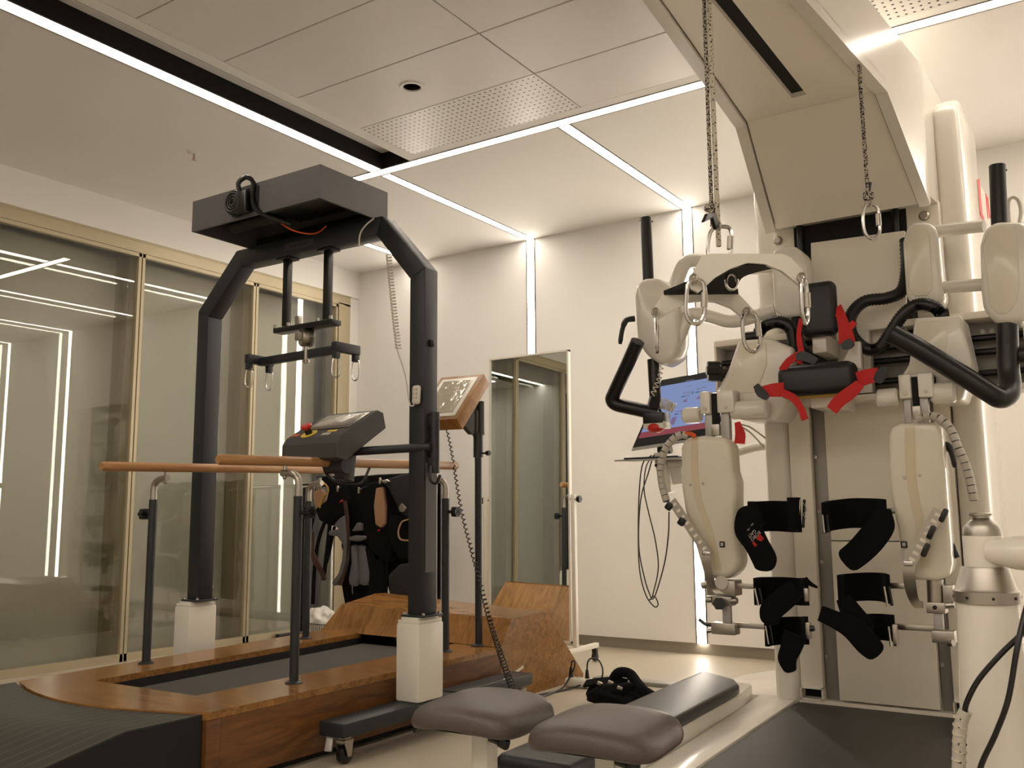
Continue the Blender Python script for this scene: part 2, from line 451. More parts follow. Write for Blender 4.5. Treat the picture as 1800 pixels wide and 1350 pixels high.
c.box((XL - .4, YN, ZC + T), (XR, YB + .1, ZC + T + .03))
ceiling = struct('ceiling', c, 'plaster', 'white plaster ceiling')

slot = B().box((-3.768, YN, ZC + .12), (-3.545, YX0 - EDGE, ZC + .128))
slot.box((-3.772, YN, ZC), (-3.766, YX0 - EDGE, ZC + .12)); slot.box((-3.546, YN, ZC + .002), (-3.541, YX0 - EDGE, ZC + .12))
slot.box((-3.772, YX0 - EDGE - .004, ZC + .002), (-3.541, YX0 - EDGE, ZC + .12))
part('slot_liner', slot, 'slot', ceiling, 'black recessed slot beside the long light line', smooth=False)

# metal ceiling tiles, each its own piece
tx = [-3.463, -2.295, -1.127, 0.041, 1.20]; ty = [4.155, 3.685, 3.215, 2.74, 2.265, 1.79, 1.305]
GAP = 0.003
def tile_mesh(x0, x1, y0, y1, hole=None):
    b = B()
    if not hole: return b.box((x0 + GAP, y0 + GAP, ZC - .002), (x1 - GAP, y1 - GAP, ZC + .02), 0.003, 1)
    hx, hy, hr = hole; n = 48; vs = []; fs = []
    for k in range(n):
        a = 2 * PI * k / n; dx, dy = math.cos(a), math.sin(a)
        tt = []
        if dx > 1e-6: tt.append((x1 - GAP - hx) / dx)
        if dx < -1e-6: tt.append((x0 + GAP - hx) / dx)
        if dy > 1e-6: tt.append((y1 - GAP - hy) / dy)
        if dy < -1e-6: tt.append((y0 + GAP - hy) / dy)
        t = min(tt)
        vs += [(hx + dx * hr, hy + dy * hr, ZC - .002), (hx + dx * t, hy + dy * t, ZC - .002), (hx + dx * t, hy + dy * t, ZC + .02), (hx + dx * hr, hy + dy * hr, ZC + .02)]
    corners = [(x0 + GAP, y0 + GAP), (x1 - GAP, y0 + GAP), (x1 - GAP, y1 - GAP), (x0 + GAP, y1 - GAP)]
    for cx, cy in corners:      # snap the nearest spoke to each corner
        k = round(math.atan2(cy - hy, cx - hx) / (2 * PI) * n) % n
        vs[4 * k + 1] = (cx, cy, ZC - .002); vs[4 * k + 2] = (cx, cy, ZC + .02)
    for k in range(n):
        o = 4 * k; q = 4 * ((k + 1) % n)
        fs += [[o, o + 1, q + 1, q], [o + 1, o + 2, q + 2, q + 1], [o + 3, q + 3, q + 2, o + 2], [o, q, q + 3, o + 3]]
    return b.raw(vs, fs)
DL = (-2.885, 3.453)
for i in range(len(tx) - 1):
    for j in range(len(ty) - 1):
        perf = (j == 0 and i in (0, 2))
        hole = (DL[0], DL[1], 0.052) if (tx[i] < DL[0] < tx[i + 1] and ty[j + 1] < DL[1] < ty[j]) else None
        o = part('ceiling_tile', tile_mesh(tx[i], tx[i + 1], ty[j + 1], ty[j], hole), 'perf' if perf else 'tile', ceiling,
                 'perforated metal ceiling tile' if perf else None, smooth=False)

# ---- LED line lights
def led_line(name, lo, hi, label, axis, down=True):
    """diffuser bar with thin dark edges; axis = run direction"""
    t = thing(name, label, 'light', ((lo[0] + hi[0]) / 2, (lo[1] + hi[1]) / 2, lo[2]), 'recessed LED line lights')
    part('diffuser', B().box(lo, hi), 'led', t, smooth=False)
    e = B()
    for sgn in (0, 1):
        a = list(lo); b_ = list(hi); k = 1 if axis == 0 else 0
        if sgn: a[k] = hi[k]; b_[k] = hi[k] + EDGE
        else: b_[k] = lo[k]; a[k] = lo[k] - EDGE
        if down: a[2] -= .004
        else: a[1] -= .004
        e.box(a, b_)
    part('edge_profile', e, 'alu_dark', t, smooth=False)
    return t
led_line('light_line', (-3.86, YN + .02, ZC + .001), (-3.778, YX0 - EDGE - .001, ZC + .02), 'long ceiling light line beside the black slot', 1)
led_line('light_line', (-4.04, YX0, ZC + .001), (XR - .02, YX1, ZC + .02), 'light line across the ceiling in front of the perforated tiles', 0)
for yy, lb in ((-1.05, 'added unseen light line across the ceiling nearest the wall behind the viewer'), (0.1, 'added unseen light line across the ceiling above the viewer')):  # two out-of-view lines, added to brighten the robot's front
    led_line('light_line', (-3.4, yy - .06, ZC - .011), (XR - .02, yy + .06, ZC - .004), lb, 0)
wl = ['light line in the corner bay, partly behind the gantry', 'light line ending above the tall mirror', 'light line right of the mirror behind the hanging monitor',
      'light line hidden behind the robot tower', 'light line at the far right past the robot', 'light line on the back wall beyond the right edge']
for x, lb in zip(LX, wl):
    t = led_line('light_line', (x - HW, YX1 + (EDGE if x > -3 else .022), ZC + .001), (x + HW, YB, ZC + .02), lb, 1)
    w = B().box((x - HW, YB - .001, 0.075), (x + HW, YB + .018, ZC + .02))
    part('wall_diffuser', w, 'led', t, smooth=False)
    e = B()
    for s_ in (-1, 1): e.box((x + s_ * (HW + EDGE / 2) - EDGE / 2, YB - .004, 0.075), (x + s_ * (HW + EDGE / 2) + EDGE / 2, YB + .018, ZC + .002))
    part('wall_edge_profile', e, 'alu_dark', t, smooth=False)

# ---- back wall: panels between the light lines, recessed skirting
w = B(); xs = [XL - .4] + LX + [XR]
for i in range(len(xs) - 1):
    a = xs[i] + (HW + EDGE if i else 0); b_ = xs[i + 1] - (HW + EDGE if i + 1 < len(xs) - 1 else 0)
    w.box((a, YB, 0.075), (b_, YB + .06, ZC + .05))
w.box((XL - .4, YB + .06, 0), (XR, YB + .12, ZC + .05))
struct('wall_back', w, 'wall', 'white back wall with light lines')
struct('baseboard_back', B().box((XL - .4, YB + .025, 0.0), (XR, YB + .06, 0.075)), 'skirting', 'recessed grey skirting')
struct('wall_right', B().box((XR, YN, 0), (XR + .1, YB + .1, ZC + .1)), 'wall', 'white wall on the right')
struct('wall_near', B().box((-6.4, YN - .1, 0), (XR + .1, YN, ZC + .1)), 'wall', 'white wall behind the viewer')

# ---- left side: bulkhead over a glazed front
wl_ = B().box((XL - .35, YN, 2.872), (XL + .004, YB, ZC + .05))
wl_.box((XL - .34, 5.945, 0), (XL - .02, YB + .02, 2.872))
wl_.box((XL - .75, YN, 0), (XL - .65, YB + .1, ZC + .1))
struct('wall_left', wl_, 'plaster', 'white bulkhead above the glazed front')
FX = XL - .012
fr = B().box((FX - .06, YN, 2.785), (FX, 5.945, 2.872)); fr.box((FX - .065, YN, 2.862), (FX + .006, 5.945, 2.874))
fr.box((FX - .06, 5.80, 0), (FX, 5.945, 2.80)); fr.box((FX - .06, 5.80, 0), (FX + .004, 5.86, 2.79))
struct('trim_1', fr, 'frame', 'champagne aluminium head rail and end post of the glazed front')
edges = [5.80, 4.878, 3.851, 2.824, 1.797, 0.77, -0.257]
for i in range(len(edges) - 1):
    y1, y0 = edges[i], edges[i + 1]
    f = B(); s_ = 0.022
    f.box((FX - .045, y0 + .004, 0.0), (FX - .004, y0 + .004 + s_, 2.785)); f.box((FX - .045, y1 - .004 - s_, 0.0), (FX - .004, y1 - .004, 2.785))
    f.box((FX - .045, y0, 2.757), (FX - .004, y1, 2.783)); f.box((FX - .045, y0, 0.0), (FX - .004, y1, 0.05))
    wdw = struct('window_%d' % (i + 1), f, 'frame', 'glass panel of the glazed front')
    part('pane', B().box((FX - .03, y0 + .02, .045), (FX - .024, y1 - .02, 2.762)), 'pane', wdw, smooth=False)
    part('inner_pane', B().box((FX - .131, y0 + .02, .0), (FX - .125, y1 - .02, 2.80)), 'pane2', wdw, smooth=False)
    g = B().box((FX - .02, y0 - .004, 0), (FX - .012, y0 + .004, 2.783))
    part('gasket', g, 'frame_dark', wdw, smooth=False)
    g2 = B(); g2.box((FX - .292, y0 - .012, 0), (FX - .06, y0 + .012, 2.79))
    part('mullion', g2, 'frame', wdw, smooth=False)
    part('blind', B().box((FX - .30, y0 - .0, 0.0), (FX - .29, y1 - .0, 2.80)), 'blind', wdw, smooth=False)

# ---- ceiling fittings
t = thing('downlight', 'round dark recessed downlight in the ceiling tile', 'downlight', (DL[0], DL[1], ZC - .01))
part('rim', B().lathe([(0.045, 0.004), (0.046, -0.004), (0.060, -0.005), (0.062, 0.0), (0.062, 0.003)], (DL[0], DL[1], ZC - .003), 40), 'tile', t)
part('reflector', B().lathe([(0.048, 0.0), (0.044, 0.02), (0.034, 0.09), (0.0, 0.092)], (DL[0], DL[1], ZC - .002), 40), 'black', t)
SPK = (-4.516, 3.384)
t = thing('sprinkler', 'small white sprinkler head on the plaster ceiling', 'sprinkler', (SPK[0], SPK[1], ZC - .05))
part('rosette', B().lathe([(0, 0.0), (0.034, 0.0), (0.036, -0.004), (0.024, -0.010), (0.0, -0.011)], (*SPK, ZC), 28), 'plaster', t)
b = B().cyl((*SPK, ZC - .010), (*SPK, ZC - .024), .008, .006, 12)
b.tube([(SPK[0] - .008, SPK[1], ZC - .024), (SPK[0] - .012, SPK[1], ZC - .034), (SPK[0], SPK[1], ZC - .046)], .0022, 6)
b.tube([(SPK[0] + .008, SPK[1], ZC - .024), (SPK[0] + .012, SPK[1], ZC - .034), (SPK[0], SPK[1], ZC - .046)], .0022, 6)
part('body', b, 'steel', t)
part('bulb', B().cyl((*SPK, ZC - .024), (*SPK, ZC - .044), .003, None, 8), 'red', t)
part('deflector', B().lathe([(0, 0), (.014, 0), (.014, -.0015), (0, -.0015)], (*SPK, ZC - .046), 20), 'steel', t)

# ================================================================== TREADMILL WITH PARALLEL BARS
ZT = 0.272
XR_T = -2.74
t = thing('walking_treadmill', 'long wooden treadmill with parallel handrails standing under the grey gantry', 'treadmill', (-3.38, 3.5, 0))
TM = t
# outline of the deck: left edge, rounded near end, right edge
nearL, nearR = (-3.95, 2.19), (XR_T, 2.205)
curve = []
for k in range(13):
    a = k / 12; x = -3.95 + (XR_T + 3.95) * a
    curve.append((x, 2.205 - 0.142 * math.sin(PI * a) ** 0.95))
def deck_x_left(y): return -3.95 - (y - 2.2) * 0.072
belt_l0, belt_l1, belt_r0, belt_r1 = (-3.685, 2.375), (-3.80, 4.13), (-3.035, 2.385), (-3.05, 4.13)
d = B(); H0 = 0.0; th = 0.026
front = [(x, y, ZT - th) for x, y in curve] + [(belt_r0[0], belt_r0[1], ZT - th), (belt_l0[0], belt_l0[1], ZT - th)]
# front board (curved edge) as strips so every face stays convex
n = 12
for k in range(n):
    a0, a1 = k / n, (k + 1) / n
    p0, p1 = curve[k], curve[k + 1]
    q0 = (belt_l0[0] + (belt_r0[0] - belt_l0[0]) * a0, belt_l0[1] + (belt_r0[1] - belt_l0[1]) * a0)
    q1 = (belt_l0[0] + (belt_r0[0] - belt_l0[0]) * a1, belt_l0[1] + (belt_r0[1] - belt_l0[1]) * a1)
    d.prism([(*p0, ZT - th), (*p1, ZT - th), (*q1, ZT - th), (*q0, ZT - th)], (0, 0, th))
part('end_board', d, 'wood', t, smooth=False)
part('side_board', B().prism([(*curve[0], ZT - th), (*belt_l0, ZT - th), (*belt_l1, ZT - th), (deck_x_left(4.13), 4.13, ZT - th)], (0, 0, th)), 'wood', t, smooth=False)
part('side_board', B().prism([(*curve[-1], ZT - th), (XR_T, 4.13, ZT - th), (*belt_r1, ZT - th), (*belt_r0, ZT - th)], (0, 0, th)), 'wood', t, smooth=False)
# skirts
part('side_skirt', B().box((XR_T - .02, 2.262, 0.03), (XR_T, 4.36, ZT - th - .001)), 'wood_side_shaded', t, smooth=False)
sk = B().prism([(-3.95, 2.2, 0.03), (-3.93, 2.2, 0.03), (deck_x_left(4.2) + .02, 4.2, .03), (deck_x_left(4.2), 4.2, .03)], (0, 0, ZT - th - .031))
part('side_skirt', sk, 'wood_side_shaded', t, smooth=False)
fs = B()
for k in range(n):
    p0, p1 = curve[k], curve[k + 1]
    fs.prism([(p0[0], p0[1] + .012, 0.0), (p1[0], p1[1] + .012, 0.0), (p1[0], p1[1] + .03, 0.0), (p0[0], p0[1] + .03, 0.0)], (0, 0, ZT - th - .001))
part('end_skirt', fs, 'wood_side_shaded', t, smooth=False)
part('corner_post', B().box((XR_T - .06, 2.2, 0.0), (XR_T + .002, 2.261, ZT - th - .001), .004), 'wood_side_shaded', t)
part('plinth', B().box((-3.92, 2.25, 0.0), (XR_T - .04, 4.6, 0.03)), 'black_matte', t, smooth=False)
# belt bed
bed = B().prism([(*belt_l0, 0.19), (*belt_r0, 0.19), (*belt_r1, 0.19), (*belt_l1, 0.19)], (0, 0, 0.02))
bed.v = [(v[0], v[1], v[2] - .004) for v in bed.v]
part('belt_bed', bed, 'black_matte', t, smooth=False)
bw = B(); bx0, bx1 = -3.655, -3.075
path = [(2.40, 0.212), (2.41, 0.238), (2.44, 0.247), (4.06, 0.247), (4.10, 0.238), (4.12, 0.212)]
for (ya, za), (yb, zb) in zip(path, path[1:]):
    bw.prism([(bx0, ya, za - .004), (bx1, ya, za - .004), (bx1, yb, zb - .004), (bx0 - (.06 if yb > 3 else 0), yb, zb - .004)], (0, 0, .004))
part('belt', B().prism([(-3.625, 2.40, 0.212), (-3.04, 2.40, 0.212), (-3.055, 4.08, 0.212), (-3.745, 4.08, 0.212)], (0, 0, .008)), 'belt', t, smooth=False)
lin = B()
lin.prism([(*belt_l0, 0.20), (*belt_l1, 0.20), (belt_l1[0] - .004, belt_l1[1], .20), (belt_l0[0] - .004, belt_l0[1], .20)], (0, 0, .046))
part('bed_liner', lin, 'black_matte', t, smooth=False)
# motor hood at the far end
HX0 = -4.13
hood = B()
prof = [(4.10, ZT - .02), (4.135, 0.287), (4.215, 0.415), (4.55, 0.425), (4.95, 0.03), (4.10, 0.03)]
right_prof = [(4.01, 0.03), (4.01, 0.272), (4.118, 0.410), (4.455, 0.415), (4.86, 0.031), (4.86, 0.0), (4.01, 0.0)]
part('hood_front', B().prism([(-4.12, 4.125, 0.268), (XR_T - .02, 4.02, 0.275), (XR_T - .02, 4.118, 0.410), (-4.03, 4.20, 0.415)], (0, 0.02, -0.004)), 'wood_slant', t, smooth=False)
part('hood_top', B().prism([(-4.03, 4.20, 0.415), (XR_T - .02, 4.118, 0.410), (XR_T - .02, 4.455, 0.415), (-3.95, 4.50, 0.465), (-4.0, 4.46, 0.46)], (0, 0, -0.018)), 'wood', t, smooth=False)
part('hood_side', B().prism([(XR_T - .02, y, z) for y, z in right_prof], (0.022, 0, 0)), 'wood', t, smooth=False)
part('hood_side', B().prism([(-4.12, 4.12, 0.0), (-4.12, 4.125, 0.268), (-4.03, 4.20, 0.415), (-4.0, 4.46, 0.455), (-4.1, 4.85, .02), (-4.1, 4.85, 0.0)], (0.02, 0, 0)), 'wood_side_shaded', t, smooth=False)
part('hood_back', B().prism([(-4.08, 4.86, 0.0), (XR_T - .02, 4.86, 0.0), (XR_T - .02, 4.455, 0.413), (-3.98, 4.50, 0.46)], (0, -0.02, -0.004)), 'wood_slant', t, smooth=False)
cz = B().ribbon([(XR_T + .0035, 3.78, .085), (XR_T + .0035, 4.0, .10), (XR_T + .0035, 4.22, .155)], (0, 0.0, .008), .001)
part('scuff', cz, 'tape', t, 'chipped pale scrape along the skirt', smooth=False)

# parallel bars
def bar_post(x, y, side):
    p = part('post', B().cyl((x, y, ZT + .004), (x, y, 1.03), .0195, None, 20), 'steel_dark', TM)
    part('foot_flange', B().lathe([(0, 0), (.036, 0), (.036, .004), (.026, .009), (.0195, .010)], (x, y, ZT), 24), 'steel_dark', p)
    e = [(x, y, 1.03), (x, y, 1.085), (x + side * .012, y, 1.112), (x + side * .045, y, 1.126), (x + side * .10, y, 1.130)]
    part('elbow', B().tube(e, .0155, 12, smooth=5), 'steel', p)
    part('saddle', B().cyl((x + side * .085, y, 1.118), (x + side * .085, y, 1.16), .009, None, 10).ball((x + side * .085, y, 1.112), .010), 'steel', p)
    k = B().cyl((x - side * .018, y, .962), (x - side * .055, y, .962), .008, None, 10)
    for q in range(6):
        a = q * PI / 3
        k.cyl((x - side * .050, y + .016 * math.cos(a), .962 + .016 * math.sin(a)), (x - side * .080, y + .016 * math.cos(a), .962 + .016 * math.sin(a)), .012, None, 10)
    part('clamp_knob', k, 'black', p)
for x, s_ in ((-3.893, 1), (-2.915, -1)):
    for y in (2.77, 3.78): bar_post(x, y, s_)
for x in (-3.79, -3.008):
    b = B().tube([(x, 2.425, 1.172), (x, 2.435, 1.1725), (x, 3.985, 1.207), (x, 3.995, 1.2075)], .0215, 20, radii=[.017, .0215, .0215, .017])
    part('handrail', b, 'beech', t)

# wooden touch display on its own pole
px_, py_ = -2.893, 4.035
pole = part('display_pole', B().cyl((px_, py_, ZT), (px_, py_, 1.34), .0185, None, 18).cyl((px_, py_, 1.25), (px_, py_, 1.38), .026, None, 18), 'steel_dark', t)
part('foot_flange', B().lathe([(0, 0), (.042, 0), (.042, .005), (.02, .012)], (px_, py_, ZT), 24), 'steel_dark', pole)
for k in range(12):
    part('peg_hole', B().cyl((px_ + .0145, py_ - .012, .55 + k * .055), (px_ + .0165, py_ - .0135, .55 + k * .055), .004, None, 8), 'black_matte', pole)
part('clamp_screw', B().cyl((px_, py_, 1.27), (px_ + .055, py_, 1.27), .005, None, 8).cyl((px_ + .055, py_, 1.27), (px_ + .075, py_, 1.27), .013, None, 12), 'black', pole)
# frame built in its own tilted axes: e1 = width, e2 = up the face, e3 = out of the face
P_tr = Vector((-2.86, 4.045, 1.70)); P_br = Vector((-2.86, 3.80, 1.435))
e2 = (P_tr - P_br); hgt = e2.length; e2.normalize()
e1 = Vector((1, 0.03, 0.0)); e1 = (e1 - e2 * e1.dot(e2)).normalized(); e3 = e1.cross(e2).normalized()
if e3.y > 0: e3 = -e3
Rm = Matrix((e1, e2, e3)).transposed()
wd = 0.29; dp = 0.075
cc = P_tr - e1 * wd / 2 - e2 * hgt / 2 - e3 * dp / 2
disp = part('display_housing', B().obox(cc, (wd, hgt, dp), Rm, .004), 'wood_slant', t)
part('display_bezel', B().obox(cc + e3 * (dp / 2 + .001), (wd - .05, hgt - .05, .006), Rm, .003), 'cream', disp)
part('display_screen', B().obox(cc + e3 * (dp / 2 + .005), (wd - .10, hgt - .10, .003), Rm), 'lcd_off', disp, 'glossy wrapped screen')
hb = B(); tp = cc - e3 * (dp / 2)
hb.obox((px_ - .005, py_ + .0, 1.43), (.03, .055, .14), (0, 0, 0), .006); hb.cyl((px_ + .012, py_ + .01, 1.37), (px_ + .012, py_ + .01, 1.55), .018, None, 16)
hb.prism([(px_ - .03, 3.90, 1.42), (px_ - .03, 3.98, 1.37), (px_ - .03, 4.06, 1.37), (px_ - .03, 4.08, 1.56), (px_ - .03, 4.0, 1.52)], (.03, 0, 0), .004)
part('tilt_bracket', hb, 'console', t)
cb = B(); 
cb.coil([(-3.060, 3.980, 1.404), (-3.002, 3.950, 1.262), (-2.901, 3.900, 0.961), (-2.750, 3.820, 0.679), (-2.597, 3.700, 0.477), (-2.404, 3.520, 0.330), (-2.192, 3.300, 0.230)],
        lambda k: 0.006 + 0.008 * k, .0032, 62, 5, 8)
part('coiled_cable', cb, 'black', t)

# ---- rubber ramp at the near end
rp = B(); prof_x = []
N = 14; vs = []; fs = []
def ramp_z(s): return 0.266 * (1 - s) if s > .42 else 0.266 * (1 - .42 * (s / .42) ** 1.5)
rows = 16
def ramp_h(s): return .266 if s < .19 else max(.004, .266 - (s - .19) * .325)
for j in range(rows + 1):
    s_ = j / rows
    for k in range(13):
        x, y = curve[k]
        yy = y - .004 - s_ * 1.6
        xx = x - .0 - (s_ * .10 if k == 0 else 0)
        if k > 10: xx += 0
        vs.append((xx - .02, yy, ramp_h(s_)))
nb = len(vs)
vs += [(v[0], v[1], 0.0) for v in vs]
for j in range(rows):
    for k in range(12):
        a = j * 13 + k; fs.append([a, a + 1, a + 14, a + 13])
for j in range(rows):
    a = j * 13 + 12; fs.append([a, a + nb, a + 13 + nb, a + 13]); a = j * 13; fs.append([a, a + 13, a + 13 + nb, a + nb])
for k in range(12):
    a = k; fs.append([a, a + nb, a + 1 + nb, a + 1]); a = rows * 13 + k; fs.append([a, a + 1, a + 1 + nb, a + nb])
for j in range(rows):
    for k in range(12):
        a = nb + j * 13 + k; fs.append([a, a + 13, a + 14, a + 1])
rp.raw(vs, fs)
t = thing('access_ramp', 'black ribbed rubber ramp leading up to the wooden treadmill', 'ramp', (-3.4, 1.7, 0))
part('tread', rp, 'rubber', t, angle=60)
ck = B().prism([(XR_T - .020, 2.19, 0.0), (XR_T - .020, 2.19, 0.262), (XR_T - .02, 1.90, 0.262), (XR_T - .02, .62, 0.004), (XR_T - .02, .62, 0.0)], (.006, 0, 0))
part('side_cheek', ck, 'black_matte', t, smooth=False)

# ================================================================== GANTRY
GY0, GY1 = 3.19, 3.285
GC = -3.375
t = thing('support_gantry', 'dark grey body weight support gantry straddling the wooden treadmill', 'gantry', (GC, 3.24, 0)); GT = t
def sleeve(x0, x1):
    y0, y1 = 3.15, 3.325
    base = part('base_beam', B().box((x0 - .004, 2.705, .105), (x1 + .0, 4.05, .16), .006), 'steel_dark', GT)
    sl = B().box((x0, y0, .16), (x1, y1, .488), .012, 2); 
    sl.box((x0 + .006, y0 + .006, .486), (x1 - .006, y1 - .006, .500), .003); sl.box((x0 + .016, y0 + .016, .498), (x1 - .016, y1 - .016, .511), .004)
    part('column_sleeve', sl, 'cream', GT, 'cream square sleeve around the foot of the column')
    for yy in (2.75, 3.99):
        cx = (x0 + x1) / 2 + .02
        c = B().lathe([(0, 0), (.032, 0), (.032, -.006), (.022, -.012), (0, -.012)], (cx, yy, .105), 20)
        c.prism([(cx - .026, yy - .02, .093), (cx - .026, yy + .03, .093), (cx - .026, yy + .02, .03), (cx - .026, yy + .0, .03)], (.004, 0, 0))
        c.prism([(cx + .022, yy - .02, .093), (cx + .022, yy + .03, .093), (cx + .022, yy + .02, .03), (cx + .022, yy + .0, .03)], (.004, 0, 0))
        c.box((cx - .026, yy - .02, .09), (cx + .026, yy + .03, .094))
        cs = part('caster', c, 'steel', base)
        part('wheel', B().lathe([(0, -.016), (.028, -.016), (.034, -.012), (.036, 0), (.034, .012), (.028, .016), (0, .016)], (cx, yy + .008, .036), 24, (1, 0, 0)), 'black', base)
        part('brake_pedal', B().obox((cx - .045, yy - .03, .075), (.03, .012, .055), (-.3, 0, .3), .003), 'alu', base)
XLc0, XLc1, XRc0, XRc1 = -4.165, -4.078, -2.668, -2.581
sleeve(-2.70, -2.572); sleeve(-4.212, -4.088)
for x0, x1 in ((XRc0, XRc1), (XLc0, XLc1)):
    pl = part('foot_plate', B().box((x0 - .02, GY0 - .02, .511), (x1 + .02, GY1 + .02, .521), .002), 'steel_dark', t)
    for dx in (x0 - .008, x1 + .008):
        for dy in (GY0 - .008, GY1 + .008):
            part('bolt', B().lathe([(0, 0), (.008, 0), (.008, .006), (.005, .010), (0, .010)], (dx, dy, .521), 6), 'chrome', pl)
# arch: columns, diagonal knees and top beam, each a box section mitred at the joints
ZB, ZTop = 2.040, 2.352
o = {'r0': (XRc1, .521), 'r1': (XRc1, 2.058), 'r2': (-2.845, 2.350), 'l2': (-3.868, 2.350), 'l1': (XLc0, 2.058), 'l0': (XLc0, .521)}
i_ = {'r0': (XRc0, .521), 'r1': (XRc0, 2.018), 'r2': (-2.878, 2.262), 'l2': (-3.833, 2.262), 'l1': (XLc1, 2.018), 'l0': (XLc1, .521)}
def seg(name, a, b):
    poly = [(o[a][0], GY0, o[a][1]), (o[b][0], GY0, o[b][1]), (i_[b][0], GY0, i_[b][1]), (i_[a][0], GY0, i_[a][1])]
    return part(name, B().prism(poly, (0, GY1 - GY0, 0), .004, 2), 'steel_dark', GT)
seg('column', 'r0', 'r1'); seg('column', 'l0', 'l1'); seg('knee_brace', 'r1', 'r2'); seg('knee_brace', 'l1', 'l2')
tb = seg('top_beam', 'r2', 'l2')
b = B().box((-3.50, GY0 - .002, 2.285), (-3.29, GY0 - .0005, 2.322)); part('name_plate', b, 'console', tb, 'small grey plate with dark lettering', smooth=False)
vs, fs = text_mesh('body  support', .021)
part('plate_lettering', B().raw([(-3.395 + v.x, GY0 - .0025, 2.303 + v.y) for v in vs], fs), 'black_matte', tb, smooth=False)
part('inspection_cover', B().box((XRc1, GY0 + .012, .70), (XRc1 + .003, GY1 - .012, 1.175), .001), 'hood_grey', t, smooth=False)
part('clip', B().box((XRc1, GY0 + .03, 1.70), (XRc1 + .018, GY0 + .055, 1.73), .003), 'black', t)
# hood over the hoist: open underneath
X0, X1, Y0, Y1, Z0, Z1 = -3.79, -2.905, 2.845, 3.30, 2.352, 2.508
hd = B(); w_ = .012
hd.box((X0, Y0, Z0), (X1, Y0 + w_, Z1)); hd.box((X0, Y1 - w_, Z0), (X1, Y1, Z1)); hd.box((X0, Y0 + w_, Z0), (X0 + w_, Y1 - w_, Z1)); hd.box((X1 - w_, Y0 + w_, Z0), (X1, Y1 - w_, Z1))
hd.box((X0 + w_, Y0 + w_, Z1 - w_), (X1 - w_, Y1 - w_, Z1))
hood_o = part('hoist_hood', hd, 'hood_grey', t, 'graphite sheet metal hood open underneath', smooth=False)
mc = B().box((-3.36, 2.90, 2.40), (-2.98, 3.16, 2.49), .01); mc.cyl((-3.70, 3.03, 2.42), (-3.36, 3.03, 2.42), .045, None, 20); mc.box((-3.74, 3.22, 2.352), (-2.92, 3.28, 2.40), .004)
part('hoist_motor', mc, 'black', hood_o)
# motor fan on the near face
fc = Vector((-3.395, Y0, 2.435))
part('fan_recess', B().box((fc.x - .09, Y0 - .004, 2.370), (fc.x + .09, Y0 - .001, 2.49)), 'black_matte', hood_o, smooth=False)
fan = part('motor_fan', B().lathe([(0, 0), (.062, 0), (.062, .03), (.056, .04), (0, .04)], (fc.x - .045, Y0 - .002, 2.425), 28, (0, -1, 0)).box((fc.x - .03, Y0 - .045, 2.365), (fc.x + .05, Y0 - .002, 2.47), .01), 'black', hood_o)
gr = B()
for rr in (.018, .032, .046): gr.tube([(fc.x - .045 + rr * math.cos(a * PI / 10), Y0 - .044, 2.425 + rr * math.sin(a * PI / 10)) for a in range(20)], .003, 6, closed=True)
part('fan_grille', gr, 'console', fan)
part('hose', B().tube([(fc.x - .01, Y0 - .02, 2.46), (fc.x - .02, Y0 - .03, 2.515), (fc.x + .02, Y0 - .02, 2.54), (fc.x + .06, Y0 - .01, 2.51), (fc.x + .06, Y0 - .012, 2.44), (fc.x + .10, Y0 - .005, 2.36), (fc.x + .2, 2.95, 2.31)], .012, 10, smooth=6), 'black', hood_o)
part('signal_cable', B().tube([(-3.265, 2.950, 2.326), (-3.236, 3.000, 2.300), (-3.216, 3.080, 2.300), (-3.218, 3.150, 2.326), (-3.195, 3.180, 2.362)], .004, 8, smooth=6), 'orange', hood_o, 'orange cable looping under the hood')
# hanging rods and swivel plate
for x in (-3.525, -3.236):
    r_ = part('hanger_rod', B().box((x - .017, 3.222, 1.905), (x + .017, 3.256, 2.27), .002), 'black', t)
    part('rod_flange', B().box((x - .045, 3.20, 2.252), (x + .045, 3.276, 2.262), .002), 'black', r_)
sp = part('swivel_plate', B().box((-3.585, 3.205, 1.872), (-3.172, 3.272, 1.898), .003), 'black', t)
for x in (-3.575, -3.48, -3.275, -3.185): part('plate_bolt', B().cyl((x, 3.21, 1.898), (x, 3.21, 1.915), .009, None, 6), 'chrome', sp)
part('limit_switch', B().box((-3.44, 3.215, 1.898), (-3.41, 3.24, 1.945), .003), 'steel', sp)
sw = B().lathe([(0, -.03), (.044, -.03), (.048, -.02), (.048, .02), (.044, .03), (0, .03)], (-3.376, 3.238, 1.832), 28, (0.5, 1, 0))
sw.box((-3.40, 3.18, 1.81), (-3.36, 3.20, 1.85), .004); sw.cyl((-3.33, 3.22, 1.825), (-3.285, 3.2, 1.82), .008, .004, 10)
part('swivel', sw, 'steel', t)
part('swivel_pin', B().cyl((-3.376, 3.238, 1.70), (-3.376, 3.238, 1.80), .011, None, 10).lathe([(0, 0), (.018, 0), (.018, -.012), (0, -.012)], (-3.376, 3.238, 1.718), 6), 'steel', t)
# spreader bar: long bar with two cross arms at its ends
spb = B().prism([(-3.76, 3.265, 1.728), (-3.15, 3.222, 1.728), (-3.15, 3.252, 1.728), (-3.76, 3.295, 1.728)], (0, 0, .042), .003)
spread = part('spreader_bar', spb, 'steel_dark', t)
for x, yy0, yy1 in ((-3.765, 3.195, 3.365), (-3.15, 3.20, 3.37)):
    a = part('cross_arm', B().box((x - .018, yy0, 1.735), (x + .018, yy1, 1.782), .004).box((x - .012, yy0, 1.70), (x + .012, yy0 + .035, 1.74), .004).box((x - .012, yy1 - .035, 1.70), (x + .012, yy1, 1.74), .004), 'steel_dark', spread)

